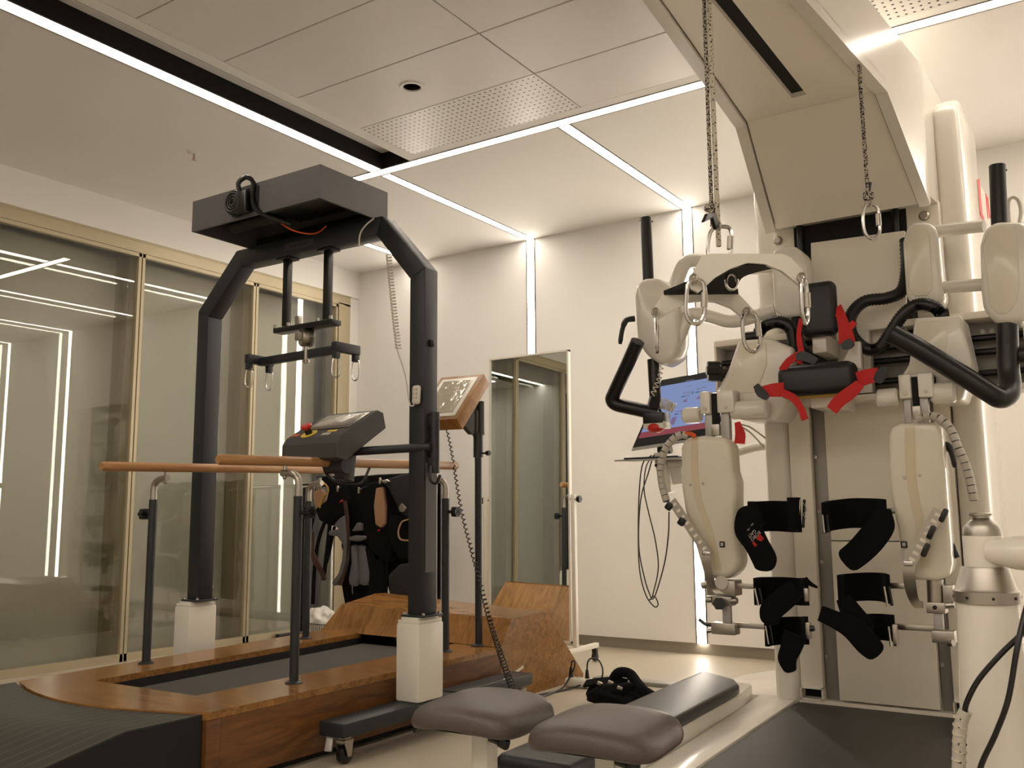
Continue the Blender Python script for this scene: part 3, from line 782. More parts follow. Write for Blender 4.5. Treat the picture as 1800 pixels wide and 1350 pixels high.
def carabiner(b, top, L=.10, W=.045, r=.005, ang=0.0, tilt=0.0):
    """closed snap link hanging from top; returns the loop points"""
    pts = []
    prof = [(0, 0), (.34, -.03), (.5, -.16), (.5, -.55), (.42, -.85), (.15, -1.0), (-.15, -1.0), (-.40, -.86), (-.46, -.6), (-.36, -.2), (-.22, -.04)]
    for u, v in prof:
        x = u * W; z = v * L
        x, z = x * math.cos(tilt) - z * math.sin(tilt), x * math.sin(tilt) + z * math.cos(tilt)
        pts.append((top[0] + x * math.cos(ang), top[1] + x * math.sin(ang), top[2] + z))
    b.tube(pts, r, 8, closed=True, smooth=3)
    return pts
for x, yy, an in ((-3.765, 3.212, .5), (-3.765, 3.348, .2), (-3.15, 3.217, .9), (-3.15, 3.353, .3)):
    b = B(); carabiner(b, (x, yy, 1.708), .098, .042, .0042, an)
    part('snap_hook', b, 'chrome', t)
# handset on a coiled lead
hsl = part('handset_lead', B().coil([(-2.781, 3.170, 2.144), (-2.751, 3.170, 1.919), (-2.717, 3.170, 1.695)], .0115, .0034, 30, 6, 12)
      .tube([(-2.736, 3.180, 1.701), (-2.684, 3.180, 1.571), (-2.659, 3.175, 1.465), (-2.641, 3.170, 1.430), (-2.622, 3.170, 1.431)], .0035, 8, smooth=6)
      .tube([(-2.885, 3.180, 2.341), (-2.911, 3.150, 2.302), (-2.943, 3.150, 2.266), (-2.958, 3.160, 2.210)], .004, 8, smooth=6), 'white_cable', t)
hs = part('handset', B().obox((-2.613, 3.175, 1.477), (.042, .024, .085), (0, 0.05, 0), .012, 3), 'white_cable', t, 'small cream remote handset')
bt = B()
for a in (-1, 1):
    for k in range(3): bt.obox(((-2.613, 3.175, 1.477)[0] + a * .009, 3.1625, (-2.613, 3.175, 1.477)[2] + .022 - k * .018), (.010, .003, .011), (0, 0, 0), .001)
part('handset_button', bt, 'sleeve', hs)

# control console on a swing arm
ar = B().cyl((-2.556, 3.21, 1.245), (-3.02, 3.115, 1.235), .0195, None, 18)
arm = part('swing_arm', ar, 'steel_dark', t)
hg = B().cyl((-2.556, 3.235, 1.13), (-2.556, 3.235, 1.40), .021, None, 18).cyl((-2.556, 3.235, 1.335), (-2.556, 3.235, 1.34), .023, None, 18).box((-2.585, 3.215, 1.15), (-2.55, 3.255, 1.20), .003).box((-2.585, 3.215, 1.34), (-2.55, 3.255, 1.385), .003)
part('hinge', hg, 'steel_dark', t)
# console body: a wedge whose side profile lies in a plane normal to X
cx0, cx1 = -3.235, -2.885
prof = [(2.965, 1.20), (2.965, 1.268), (2.990, 1.300), (3.225, 1.432), (3.265, 1.422), (3.285, 1.352), (3.02, 1.19)]
cons = part('console', B().prism([(cx0, y, z) for y, z in prof], (cx1 - cx0, 0, 0), .003, 1), 'console', t, 'angled dark grey control console with red stop button', angle=15)
tdir = Vector((0, 3.225 - 2.990, 1.432 - 1.300)).normalized(); ndir = Vector((0, -tdir.z, tdir.y))
Rc = Matrix((Vector((1, 0, 0)), tdir, ndir)).transposed()
def on_top(u, v, h=0.0): return Vector((cx0 + (cx1 - cx0) * u, 2.990, 1.300)) + tdir * (v * .27) + ndir * h
part('display_frame', B().obox(on_top(.55, .60, .003), (.27, .155, .006), Rc, .003), 'steel', cons)
part('display_film', B().obox(on_top(.55, .60, .0075), (.235, .125, .004), Rc, .001), 'silver_film', cons, 'screen still wrapped in crinkled film')
es = B(); base = on_top(.33, .14, .001)
part('stop_disc', B().lathe([(0, 0), (.040, 0), (.040, .002), (0, .002)], base, 28, ndir), 'yellow', cons)
part('stop_neck', B().cyl(base, base + ndir * .03, .017, None, 18), 'black', cons)
part('stop_button', B().lathe([(0, .024), (.016, .024), (.024, .032), (.026, .040), (.022, .047), (0, .049)], base, 24, ndir), 'red', cons, 'red emergency stop button')
part('control_label', B().obox(on_top(.70, .21, .001), (.055, .018, .001), Rc), 'yellow', cons, smooth=False)
part('control_label', B().obox(on_top(.66, .10, .001), (.05, .022, .001), Rc), 'print_white', cons, smooth=False)
part('control_label', B().obox(on_top(.10, .12, .001), (.045, .02, .001), Rc), 'orange_label', cons, smooth=False)
br = B().prism([(-2.99, 3.02, 1.20), (-2.99, 3.06, 1.11), (-2.99, 3.13, 1.10), (-2.99, 3.15, 1.30), (-2.99, 3.10, 1.25)], (.055, 0, 0), .006); br.cyl((-3.03, 3.06, 1.17), (-2.92, 3.06, 1.17), .035, None, 20).box((-2.985, 3.10, 1.10), (-2.945, 3.14, 1.33), .004)
part('tilt_mount', br, 'steel_dark', t)
part('console_cable', B().tube([(-3.072, 3.060, 1.191), (-3.032, 3.050, 1.135), (-2.974, 3.060, 1.098), (-2.892, 3.080, 1.087), (-2.856, 3.100, 1.101), (-2.835, 3.120, 1.160)], .006, 8, smooth=6), 'black', t)
part('console_cable', B().tube([(-2.556, 3.21, 1.16), (-2.55, 3.2, 1.10), (-2.535, 3.22, 1.085), (-2.53, 3.24, 1.12)], .007, 8, smooth=5), 'black', t)
part('floor_lead', B().tube([(-2.60, 3.34, .185), (-2.58, 3.45, .163), (-2.56, 3.6, .164), (-2.56, 3.75, .168), (-2.60, 3.86, .164)], .0045, 8, smooth=5), 'black', t)

# ================================================================== STANDING MIRROR
MY = 5.2
t = thing('standing_mirror', 'tall narrow mirror on a white wheeled stand before the back wall', 'mirror', (-3.36, MY, 0))
mp0, mp1 = (-3.642, 5.200, 2.018), (-3.008, 5.200, 2.020)
mx0, mx1, mz0, mz1 = mp0[0], mp1[0], 0.14, 2.017
tl = 0.012
def mpt(x, z, y=0.0): return (x, MY + y + (z - 1.0) * tl, z)
fr = B()
for a, b_ in (((mx0, mz0), (mx0 + .012, mz1)), ((mx1 - .012, mz0), (mx1, mz1)), ((mx0, mz1 - .012), (mx1, mz1)), ((mx0, mz0), (mx1, mz0 + .012))):
    fr.prism([mpt(a[0], a[1]), mpt(b_[0], a[1]), mpt(b_[0], b_[1]), mpt(a[0], b_[1])], (0, .03, 0))
part('frame', fr, 'cream', t, smooth=False)
part('glass', B().prism([mpt(mx0 + .010, mz0 + .01, .008), mpt(mx1 - .010, mz0 + .01, .008), mpt(mx1 - .010, mz1 - .01, .008), mpt(mx0 + .010, mz1 - .01, .008)], (0, .006, 0)), 'mirror', t, smooth=False)
part('backboard', B().prism([mpt(mx0 + .004, mz0 + .004, .016), mpt(mx1 - .004, mz0 + .004, .016), mpt(mx1 - .004, mz1 - .004, .016), mpt(mx0 + .004, mz1 - .004, .016)], (0, .008, 0)), 'cream', t, smooth=False)
for x, s_ in ((mx0 - .026, -1), (mx1 + .026, 1)):
    up_ = part('upright', B().box((x - .014, MY - .012, .10), (x + .014, MY + .02, 1.07), .003), 'cream', t)
    kn = B().cyl((x - s_ * .025, MY + .01, 1.04), (x + s_ * .03, MY + .01, 1.04), .005, None, 8)
    for q in range(5): kn.cyl((x + s_ * .028, MY + .01 + .012 * math.cos(q * 1.257), 1.04 + .012 * math.sin(q * 1.257)), (x + s_ * .05, MY + .01 + .012 * math.cos(q * 1.257), 1.04 + .012 * math.sin(q * 1.257)), .011, None, 10)
    part('tilt_knob', kn, 'black', up_)
    ft = part('foot_rail', B().box((x - .016, MY - .13, .085), (x + .016, MY + .28, .115), .003), 'cream', t)
    for yy in (MY - .1, MY + .25):
        part('caster', B().lathe([(0, -.012), (.026, -.012), (.030, 0), (.026, .012), (0, .012)], (x, yy, .030), 18, (1, 0, 0)).box((x - .016, yy - .014, .03), (x + .016, yy + .014, .086), .004), 'black', ft)
part('cross_rail', B().box((mx0 - .03, MY + .03, .088), (mx1 + .03, MY + .055, .112), .002), 'cream', t)

# ================================================================== HARNESS RACK IN THE CORNER
RY = 5.42
t = thing('harness_rack', 'black floor rack with chrome prongs in the far left corner', 'rack', (-4.6, RY, 0))
rl, rr = (-5.646, 5.420, 1.255), (-4.219, 5.420, 1.274)
ZR = 1.19
part('top_rail', B().box((rl[0], RY - .015, ZR - .015), (rr[0], RY + .015, ZR + .015), .003), 'black', t)
for x in (rl[0] + .02, rr[0] - .012):
    up_ = part('upright', B().box((x - .015, RY - .015, .03), (x + .015, RY + .015, ZR), .003), 'black', t)
    part('foot', B().box((x - .02, RY - .26, 0), (x + .02, RY + .26, .035), .004), 'black', up_)
mid = (-5.324, 5.420, 0.529)
part('centre_post', B().box((mid[0] - .012, RY - .01, .02), (mid[0] + .012, RY + .01, ZR), .002), 'alu', t)
part('lower_rail', B().box((rl[0], RY - .01, .10), (rr[0], RY + .01, .13), .002), 'black', t)
for a, b_ in (((-5.299, 5.060, 1.166), (-5.534, 5.420, 1.224)), ((-5.153, 5.060, 1.154), (-5.431, 5.420, 1.198)), ((-4.911, 5.060, 1.144), (-5.150, 5.420, 1.187)), ((-4.700, 5.060, 1.128), (-4.893, 5.420, 1.190)), ((-4.497, 5.060, 1.193), (-4.680, 5.420, 1.250))):
    pr = part('prong', B().cyl(a, (b_[0], RY, ZR - .0), .008, None, 10), 'chrome', t)
    part('prong_stop', B().obox(a, (.016, .012, .045), (0, 0, 0), .003), 'chrome', pr)

def blob(pts, th, bev, y=0.0):
    return B().prism([(p[0], p[1] + y, p[2]) for p in pts], (0, th, 0), bev, 3)
# black harness with tan lining
h = thing('walking_harness', 'black harness with tan lining at the left end of the rack', 'harness', (-5.284, 5.250, 0.539), 'walking harnesses on the rack')
part('vest', blob([(-5.310, 5.200, 1.248), (-5.133, 5.200, 1.252), (-4.976, 5.200, 1.187), (-4.938, 5.200, 1.058), (-4.971, 5.200, 0.951), (-5.135, 5.200, 0.866), (-5.245, 5.200, 0.910), (-5.296, 5.200, 0.997), (-5.176, 5.200, 1.061), (-5.148, 5.200, 1.148), (-5.217, 5.200, 1.210)], .09, .02), 'fabric', h)
part('lining', blob([(-5.338, 5.200, 1.125), (-5.277, 5.200, 1.159), (-5.214, 5.200, 1.114), (-5.236, 5.200, 1.018), (-5.290, 5.200, 0.988), (-5.329, 5.200, 1.054)], .05, .012, .02), 'tan', h)
part('piping', B().tube([(-5.207, 5.190, 1.210), (-5.145, 5.190, 1.165), (-5.144, 5.190, 1.121), (-5.197, 5.190, 1.087), (-5.225, 5.190, 1.005)], .006, 6, smooth=5), 'yellow_side', h)
for k, (p, hw) in enumerate((([(-5.316, 5.220, 0.953), (-5.354, 5.220, 0.800), (-5.371, 5.220, 0.539), (-5.381, 5.220, 0.271)], .016), ([(-5.192, 5.220, 0.909), (-5.261, 5.220, 0.757), (-5.297, 5.220, 0.541), (-5.307, 5.220, 0.274)], .018),
                   ([(-5.123, 5.200, 0.888), (-5.143, 5.200, 0.716), (-5.168, 5.200, 0.545), (-5.183, 5.200, 0.459)], .02), ([(-5.114, 5.240, 0.866), (-5.157, 5.240, 0.693), (-5.191, 5.240, 0.585)], .014))):
    part('leg_strap', B().ribbon(p, (hw, 0, 0), .006, 5), 'fabric', h)
part('thigh_strap', B().ribbon([(-5.299, 5.190, 0.823), (-5.302, 5.190, 0.693), (-5.242, 5.170, 0.609), (-5.183, 5.180, 0.524), (-5.172, 5.200, 0.468)], [(.022, 0, .0), (.022, 0, .0), (.022, 0, .012), (.024, 0, .0), (.02, 0, .0)], .012, 5), 'brown_strap', h, 'brown thigh strap')
part('buckle', B().obox((-4.994, 5.185, 1.054), (.03, .012, .012), (0, -.5, 0), .003), 'red', h, 'red buckle')
# grey padded harness
h = thing('padded_harness', 'grey padded harness with long soft leg loops on the rack', 'harness', (-4.934, 5.200, 0.384), 'walking harnesses on the rack')
part('back_panel', blob([(-5.111, 5.240, 1.235), (-4.817, 5.240, 1.248), (-4.726, 5.240, 0.971), (-4.779, 5.240, 0.719), (-4.804, 5.240, 0.552), (-4.964, 5.240, 0.506), (-5.051, 5.240, 0.716), (-5.021, 5.240, 0.973)], .08, .02), 'fabric', h)
part('side_pad', blob([(-4.919, 5.140, 0.952), (-4.971, 5.140, 0.926), (-5.028, 5.140, 0.880), (-4.981, 5.140, 0.846), (-5.080, 5.140, 0.833), (-5.085, 5.140, 0.799), (-4.991, 5.140, 0.791), (-4.931, 5.140, 0.729), (-4.940, 5.140, 0.616), (-4.973, 5.140, 0.520), (-5.041, 5.140, 0.451), (-5.017, 5.140, 0.423), (-4.937, 5.140, 0.504), (-4.894, 5.140, 0.617), (-4.893, 5.140, 0.805)], .05, .012), 'fabric_grey', h)
part('leg_loop', blob([(-4.866, 5.150, 0.730), (-4.815, 5.150, 0.730), (-4.794, 5.150, 0.557), (-4.793, 5.150, 0.483), (-4.820, 5.150, 0.425), (-4.871, 5.150, 0.436), (-4.883, 5.150, 0.476), (-4.857, 5.150, 0.597)], .06, .018), 'fabric_grey', h)
part('leg_loop', blob([(-4.811, 5.170, 0.734), (-4.743, 5.170, 0.722), (-4.695, 5.170, 0.538), (-4.693, 5.170, 0.465), (-4.737, 5.170, 0.435), (-4.793, 5.170, 0.441), (-4.800, 5.170, 0.507)], .06, .018), 'fabric_grey', h)
part('hip_pad', blob([(-4.860, 5.130, 0.788), (-4.809, 5.130, 0.801), (-4.719, 5.130, 0.798), (-4.718, 5.130, 0.769), (-4.785, 5.130, 0.756), (-4.859, 5.130, 0.763)], .05, .012), 'fabric_grey', h)
part('chest_pad', blob([(-4.801, 5.150, 0.896), (-4.761, 5.150, 0.888), (-4.760, 5.150, 0.834), (-4.857, 5.150, 0.830)], .04, .01), 'fabric_grey', h)
part('chest_strap', B().ribbon([(-4.925, 5.150, 1.057), (-4.893, 5.150, 0.888), (-4.905, 5.150, 0.679), (-4.930, 5.150, 0.512), (-4.967, 5.160, 0.432)], (.016, 0, 0), .01, 5), 'brown_strap', h)
part('lace_cord', B().tube([(-4.837, 5.150, 0.433), (-4.830, 5.150, 0.376)], .004, 6), 'fabric_grey', h)
part('leg_strap', B().ribbon([(-5.009, 5.240, 0.463), (-4.984, 5.240, 0.359), (-4.958, 5.240, 0.272)], (.022, 0, 0), .008, 4), 'fabric', h)
part('leg_strap', B().ribbon([(-4.928, 5.240, 0.457), (-4.891, 5.240, 0.350), (-4.844, 5.240, 0.286)], (.026, 0, 0), .008, 4), 'fabric', h)
# black harness with long tan panel
h = thing('tan_panel_harness', 'black harness showing a long tan inner panel on the rack', 'harness', (-4.624, 5.200, 0.315), 'walking harnesses on the rack')
part('vest', blob([(-4.828, 5.180, 1.107), (-4.716, 5.180, 1.189), (-4.559, 5.180, 1.193), (-4.481, 5.180, 1.051), (-4.467, 5.180, 0.847), (-4.502, 5.180, 0.624), (-4.638, 5.180, 0.600), (-4.753, 5.180, 0.763), (-4.813, 5.180, 0.930)], .08, .02), 'fabric', h)
part('inner_panel', blob([(-4.620, 5.150, 1.144), (-4.554, 5.150, 1.151), (-4.530, 5.150, 1.011), (-4.534, 5.150, 0.888), (-4.572, 5.150, 0.855), (-4.622, 5.150, 0.880), (-4.640, 5.150, 1.012)], .04, .010), 'tan', h, 'long tan inner panel')
part('leg_strap', blob([(-4.752, 5.180, 0.722), (-4.595, 5.180, 0.662), (-4.549, 5.180, 0.481), (-4.557, 5.180, 0.296), (-4.688, 5.180, 0.290), (-4.714, 5.180, 0.476)], .05, .015), 'fabric', h)
part('leg_strap', B().ribbon([(-4.524, 5.180, 0.643), (-4.533, 5.180, 0.482), (-4.542, 5.180, 0.353)], (.010, 0, 0), .006, 4), 'fabric', h)
part('buckle', B().obox((-4.574, 5.140, 0.839), (.022, .012, .010), (0, -.2, 0), .003), 'red', h, 'red buckle')
# charcoal harness next to the gantry column
h = thing('charcoal_harness', 'broad charcoal harness with silver buckles beside the gantry column', 'harness', (-4.435, 5.200, 0.324), 'walking harnesses on the rack')
part('drape', blob([(-4.561, 5.120, 1.192), (-4.431, 5.120, 1.221), (-4.283, 5.120, 1.249), (-4.193, 5.120, 1.166), (-4.191, 5.120, 0.908), (-4.279, 5.120, 0.920), (-4.364, 5.120, 0.956), (-4.418, 5.120, 1.050), (-4.484, 5.120, 1.141)], .10, .02), 'fabric_char', h)
part('belt_panel', blob([(-4.495, 5.160, 0.949), (-4.408, 5.160, 0.936), (-4.224, 5.160, 0.895), (-4.222, 5.160, 0.630), (-4.405, 5.160, 0.626), (-4.481, 5.160, 0.726), (-4.504, 5.160, 0.867)], .08, .02), 'fabric', h)
part('seat_panel', blob([(-4.493, 5.140, 0.517), (-4.387, 5.140, 0.600), (-4.205, 5.140, 0.620), (-4.203, 5.140, 0.347), (-4.395, 5.140, 0.331), (-4.469, 5.140, 0.383)], .08, .02), 'fabric_char', h)
part('buckle', blob([(-4.358, 5.100, 1.001), (-4.327, 5.100, 1.032), (-4.284, 5.100, 0.996), (-4.310, 5.100, 0.968), (-4.347, 5.100, 0.972)], .015, .003), 'steel', h, 'silver buckle')
part('buckle', blob([(-4.533, 5.100, 1.190), (-4.478, 5.100, 1.205), (-4.440, 5.100, 1.188), (-4.489, 5.100, 1.173)], .015, .003), 'steel', h, 'silver buckle')
part('edge_trim', B().tube([(-4.279, 5.120, 0.916), (-4.334, 5.110, 0.896), (-4.364, 5.110, 0.828), (-4.343, 5.110, 0.777), (-4.270, 5.110, 0.769)], .006, 6, smooth=5), 'tan', h)

h = thing('plain_harness', 'plain black harness hanging behind the others on the rack', 'harness', (-4.759, 5.320, 0.299), 'walking harnesses on the rack')
part('vest', blob([(-5.181, 5.280, 1.229), (-4.739, 5.280, 1.251), (-4.288, 5.280, 1.254), (-4.284, 5.280, 0.724), (-4.399, 5.280, 0.601), (-4.728, 5.280, 0.614), (-5.004, 5.280, 0.630), (-5.104, 5.280, 0.843)], .08, .02), 'fabric', h)
part('leg_strap', blob([(-5.014, 5.290, 0.651), (-4.794, 5.290, 0.613), (-4.801, 5.290, 0.383), (-4.890, 5.290, 0.263), (-5.041, 5.290, 0.255), (-5.080, 5.290, 0.415)], .06, .018), 'fabric', h)
part('leg_strap', blob([(-4.670, 5.290, 0.615), (-4.302, 5.290, 0.623), (-4.289, 5.290, 0.299), (-4.566, 5.290, 0.286), (-4.623, 5.290, 0.431)], .06, .018), 'fabric', h)

# basket with a plastic bag
t = thing('wire_basket', 'small wire basket on the floor beside the rack', 'basket', (-4.62, 4.62, 0))
bx = -4.62; by = 4.62
wires = B()
for z, k in ((.01, .85), (.12, .95), (.235, 1.0)): wires.tube([(bx - .12 * k, by - .09 * k, z), (bx + .12 * k, by - .09 * k, z), (bx + .12 * k, by + .09 * k, z), (bx - .12 * k, by + .09 * k, z)], .003, 6, closed=True)
part('rim_wire', wires, 'black', t)
uw = B()
for k in range(13):
    x = -.12 + .02 * k
    uw.tube([(bx + x * .85, by + .09 * .85, .01), (bx + x * .85, by - .09 * .85, .01), (bx + x, by - .09, .235)], .0018, 5)
    uw.tube([(bx + x * .85, by + .09 * .85, .01), (bx + x, by + .09, .235)], .0018, 5)
part('upright_wires', uw, 'black', t, stuff=True)
bag = B().ball((bx - .0, by, .25), .115, (1.12, .75, .72), .40, 4, 2.3, 3.6)
single('plastic_bag', bag, 'plastic_bag', 'crumpled white plastic bag lying in the wire basket', 'bag', angle=180)

# ================================================================== POWER STRIP AND LEADS ON THE FLOOR
psc = Vector((-2.615, 4.598, -0.000))
t = thing('power_strip', 'white power strip with two black plugs on the floor by the treadmill', 'power strip', psc)
part('housing', B().obox(psc + Vector((0, 0, .028)), (.165, .055, .05), (0, 0, .12), .016, 3), 'cream', t)
for dx in (-.05, .0, .05): part('socket', B().cyl(psc + Vector((dx, dx * .12, .053)), psc + Vector((dx, dx * .12, .0545)), .017, None, 18), 'sleeve', t)
pl = part('plug', B().cyl(psc + Vector((-.05, -.006, .052)), psc + Vector((-.05, -.006, .105)), .014, .008, 12), 'black', t)
pl2 = part('plug', B().cyl(psc + Vector((.045, .005, .052)), psc + Vector((.045, .005, .100)), .013, .008, 12), 'black', t)
a = psc
part('plug_lead', B().tube([a + Vector((-.05, -.006, .10)), a + Vector((-.045, -.004, .135)), a + Vector((-.025, -.01, .14)), a + Vector((-.02, -.02, .11)), a + Vector((-.04, -.05, .05)), a + Vector((-.045, -.12, .01)), a + Vector((-.03, -.30, .006)), a + Vector((.0, -.48, .006)), a + Vector((.03, -.75, .006))], .0045, 8, smooth=6), 'black', t)
part('plug_lead', B().tube([a + Vector((.045, .005, .10)), a + Vector((.055, .0, .145)), a + Vector((.085, -.005, .165)), a + Vector((.12, .01, .15)), a + Vector((.14, .01, .10)), a + Vector((.13, .0, .05)), a + Vector((.10, -.03, .012))], .0045, 8, smooth=6), 'black', t)
part('supply_lead', B().tube([a + Vector((.02, -.028, .02)), a + Vector((-.02, -.12, .006)), a + Vector((-.08, -.35, .006)), a + Vector((-.16, -.7, .006)), a + Vector((-.1, -1.3, .006))], .005, 8, smooth=6), 'black', t)
# flat metal cover strip
c0, c1 = (-2.652, 4.842, -0.000), (-2.138, 4.866, 0.000)
cv = B().prism([(c0[0], c0[1] - .03, 0), (c1[0], c1[1] - .03, 0), (c1[0], c1[1] + .06, 0), (c0[0], c0[1] + .06, 0)], (0, 0, .022), .004)
single('cable_cover', cv, 'grey_chan', 'flat grey cable cover strip on the floor left of the robot', 'cable cover')
# black harness dropped on the floor
hc = Vector((-2.197, 4.250, 0.000))
t = thing('dropped_harness', 'crumpled black harness lying on the floor beside the padded bench', 'harness', hc)
part('body', B().ball(hc + Vector((-.02, 0, .05)), .11, (1.25, .8, .55), .45, 4, 5.1, 3.0).ball(hc + Vector((.12, .03, .05)), .075, (1.3, .8, .6), .4, 3, 1.7, 3.0), 'fabric', t, angle=180)
part('leg_loop', B().tube([hc + Vector((-.06, .02, .08)), hc + Vector((-.03, .05, .15)), hc + Vector((.03, .06, .155)), hc + Vector((.08, .04, .12)), hc + Vector((.14, .0, .09)), hc + Vector((.19, .0, .06))], .026, 10, smooth=5), 'fabric', t)
part('shoulder_strap', B().ribbon([hc + Vector((-.2, .02, .09)), hc + Vector((-.12, 0, .11)), hc + Vector((-.04, .02, .12)), hc + Vector((.02, .05, .11))], (0, .02, .012), .012, 5), 'fabric', t)
for dx, dz in ((-.08, .112), (-.02, .122), (.03, .10)): part('buckle', B().obox(hc + Vector((dx, -.045, dz)), (.028, .012, .018), (.3, .4, .5), .004), 'steel', t)

# ================================================================== STOOLS
def superellipse(a, b_, z, n=32, e=4.6):
    out = []
    for k in range(n):
        th = 2 * PI * k / n; c_, s_ = math.cos(th), math.sin(th)
        r_ = (abs(c_) ** e + abs(s_) ** e) ** (-1 / e)
        out.append((a * c_ * r_, b_ * s_ * r_, z))
    return out
def seat_mesh(cx, cy, zc, w_, d_, rot):
    levels = [(0.88, -.024), (.95, -.023), (.985, -.017), (1.0, -.006), (.992, .005), (.965, .016), (.90, .026), (.75, .033), (.5, .037), (.25, .039)]
    vs = []; fs = []; n = 40
    for k, z in levels:
        for (x, y, _) in superellipse(w_ / 2 * k, d_ / 2 * k, 0, n):
            zz = z + .016 * ((x / w_ * 2) ** 2) * -1 + (0.006 * (y / d_ * 2))
            xr = x * math.cos(rot) - y * math.sin(rot); yr = x * math.sin(rot) + y * math.cos(rot)
            vs.append((cx + xr, cy + yr, zc + zz))
    for j in range(len(levels) - 1):
        for k in range(n):
            k2 = (k + 1) % n; fs.append([j * n + k, j * n + k2, (j + 1) * n + k2, (j + 1) * n + k])
    fs.append([k for k in range(n)][::-1]); fs.append([(len(levels) - 1) * n + k for k in range(n)])
    return B().raw(vs, fs)
def stool(x, y, rot, label):
    s = thing('therapist_stool', label, 'stool', (x, y, 0), 'padded stools in the foreground')
    part('seat', seat_mesh(x, y, .434, .330, .300, rot), 'leather', s, angle=60)
    part('seat_board', B().obox((x, y, .402), (.26, .24, .014), (0, 0, rot), .003), 'black_matte', s)
    part('post', B().obox((x + .01, y - .01, .20), (.052, .052, .392), (0, 0, rot), .005), 'cream', s)
    part('foot_plate', B().obox((x, y, .010), (.30, .26, .018), (0, 0, rot), .006), 'cream', s)
    part('height_lever', B().cyl((x + .035, y - .02, .372), (x + .075, y - .03, .368), .012, None, 10).obox((x + .085, y - .03, .364), (.03, .02, .026), (0, .3, 0), .005), 'black', s)
stool(-1.487, 2.095, .03, 'brown padded stool nearer to the wooden treadmill')
stool(-1.103, 2.065, .05, 'brown padded stool in front of the white bench base')

# ================================================================== PADDED SIDE BENCH
t = thing('side_bench', 'low white bench with a dark padded top beside the robot treadmill', 'bench', (-1.55, 3.2, 0))
topL = [(-1.735, 4.20), (-1.665, 3.3), (-1.60, 2.55)]; topR = [(-1.455, 4.00), (-1.345, 3.1), (-1.27, 2.45)]
pad = [(-1.765, 4.30), (-1.745, 3.72), (-1.71, 2.85), (-1.435, 2.85), (-1.465, 3.4), (-1.50, 4.05), (-1.56, 4.16)]
part('cushion', B().prism([(x, y, .158) for x, y in pad], (0, 0, .047), .016, 3), 'leather_black', t, 'long dark leatherette cushion')
part('cushion_cord', B().tube([(x - .004, y, .196) for x, y in ((-1.768, 4.28), (-1.752, 3.85), (-1.728, 3.35), (-1.71, 2.87))], .004, 6, smooth=5), 'black', t)
base = [(-1.80, 4.40), (-1.78, 3.72), (-1.75, 2.9), (-1.72, 2.40), (-1.415, 2.40), (-1.44, 2.80), (-1.475, 3.4), (-1.51, 4.1), (-1.55, 4.35)]
part('base_box', B().prism([(x, y, .004) for x, y in base], (0, 0, .152), .012, 2), 'white_gloss', t)
nc = B()
part('end_cushion', B().prism([(-1.705, 2.45, .158), (-1.715, 2.78, .158), (-1.44, 2.80, .158), (-1.425, 2.45, .158)], (0, 0, .062), .028, 3), 'pad', t, 'black rounded end cushion')

# ================================================================== ROBOTIC GAIT TRAINER
t = thing('gait_robot', 'large white robotic gait trainer with leg braces and overhead boom', 'robot', (-0.96, 3.9, 0)); RB = t
# ---- treadmill platform under the robot
pf = B().prism([(-1.34, 4.40, 0.0), (-1.295, 3.18, 0.0), (-1.265, 2.48, 0.0), (-.52, 2.48, 0.0), (-.52, 4.40, 0.0)], (0, 0, .088))
plat = part('platform', pf, 'black_matte', t, smooth=False)
part('walking_belt', B().prism([(-1.335, 4.34, .088), (-1.292, 3.18, .088), (-1.262, 2.50, .088), (-.56, 2.50, .088), (-.56, 4.34, .088)], (0, 0, .008)), 'dark_floor', plat, 'dark walking belt', smooth=False)
part('side_step', B().prism([(-1.538, 4.42, .0), (-1.462, 3.4, .0), (-1.412, 2.48, .0), (-1.27, 2.48, .0), (-1.305, 3.18, .0), (-1.352, 4.30, .0), (-1.36, 4.46, .0)], (0, 0, .100), .008), 'white_gloss', plat, 'white side step next to the belt')
part('rear_step', B().prism([(-1.80, 4.42, 0), (-1.36, 4.44, 0), (-1.45, 5.15, 0), (-1.72, 5.12, 0), (-1.80, 4.9, 0)], (0, 0, .095), .01), 'white_gloss', plat)
# ---- tower
YT = 4.35
def panel(name, x0, x1, z0, z1, y, mt_, th=.03, bev=.004, label=None):
    return part(name, B().box((x0, y, z0), (x1, y + th, z1), bev), mt_, RB, label)
part('tower_core', B().box((-1.33, 4.42, .10), (-.60, 4.93, 2.70)), 'panel', t, smooth=False)
part('side_fairing', B().box((-1.452, 4.36, .06), (-1.325, 4.95, 2.72), .045, 4), 'white_gloss', t, 'tall rounded side fairing')
rf = part('side_fairing', B().prism([(-.618, 4.352, .10), (-.618, 4.352, 2.735), (-.618, 4.44, 2.80), (-.618, 4.95, 2.80), (-.618, 4.95, .10)], (.118, 0, 0), .035, 4), 'white_gloss', t, 'tall rounded side fairing with red emblem')
lf = panel('front_panel', -1.322, -1.224, .165, 1.70, YT, 'panel', .07)
panel('guide_channel', -1.222, -1.156, .105, 1.75, YT + .045, 'grey_chan', .03, .002)
panel('front_panel', -1.154, -.742, .12, .815, YT, 'panel', .07)
panel('front_panel', -1.154, -.742, .819, 1.45, YT, 'panel', .07)
panel('guide_channel', -.740, -.690, .105, 1.75, YT + .045, 'grey_chan', .03, .002)
panel('front_panel', -.688, -.622, .165, 1.70, YT, 'panel', .07)
part('base_beam', B().box((-1.33, 4.345, .096), (-.60, 4.42, .112)).box((-1.33, 4.40, .11), (-.60, 4.42, .17)), 'panel', t, smooth=False)
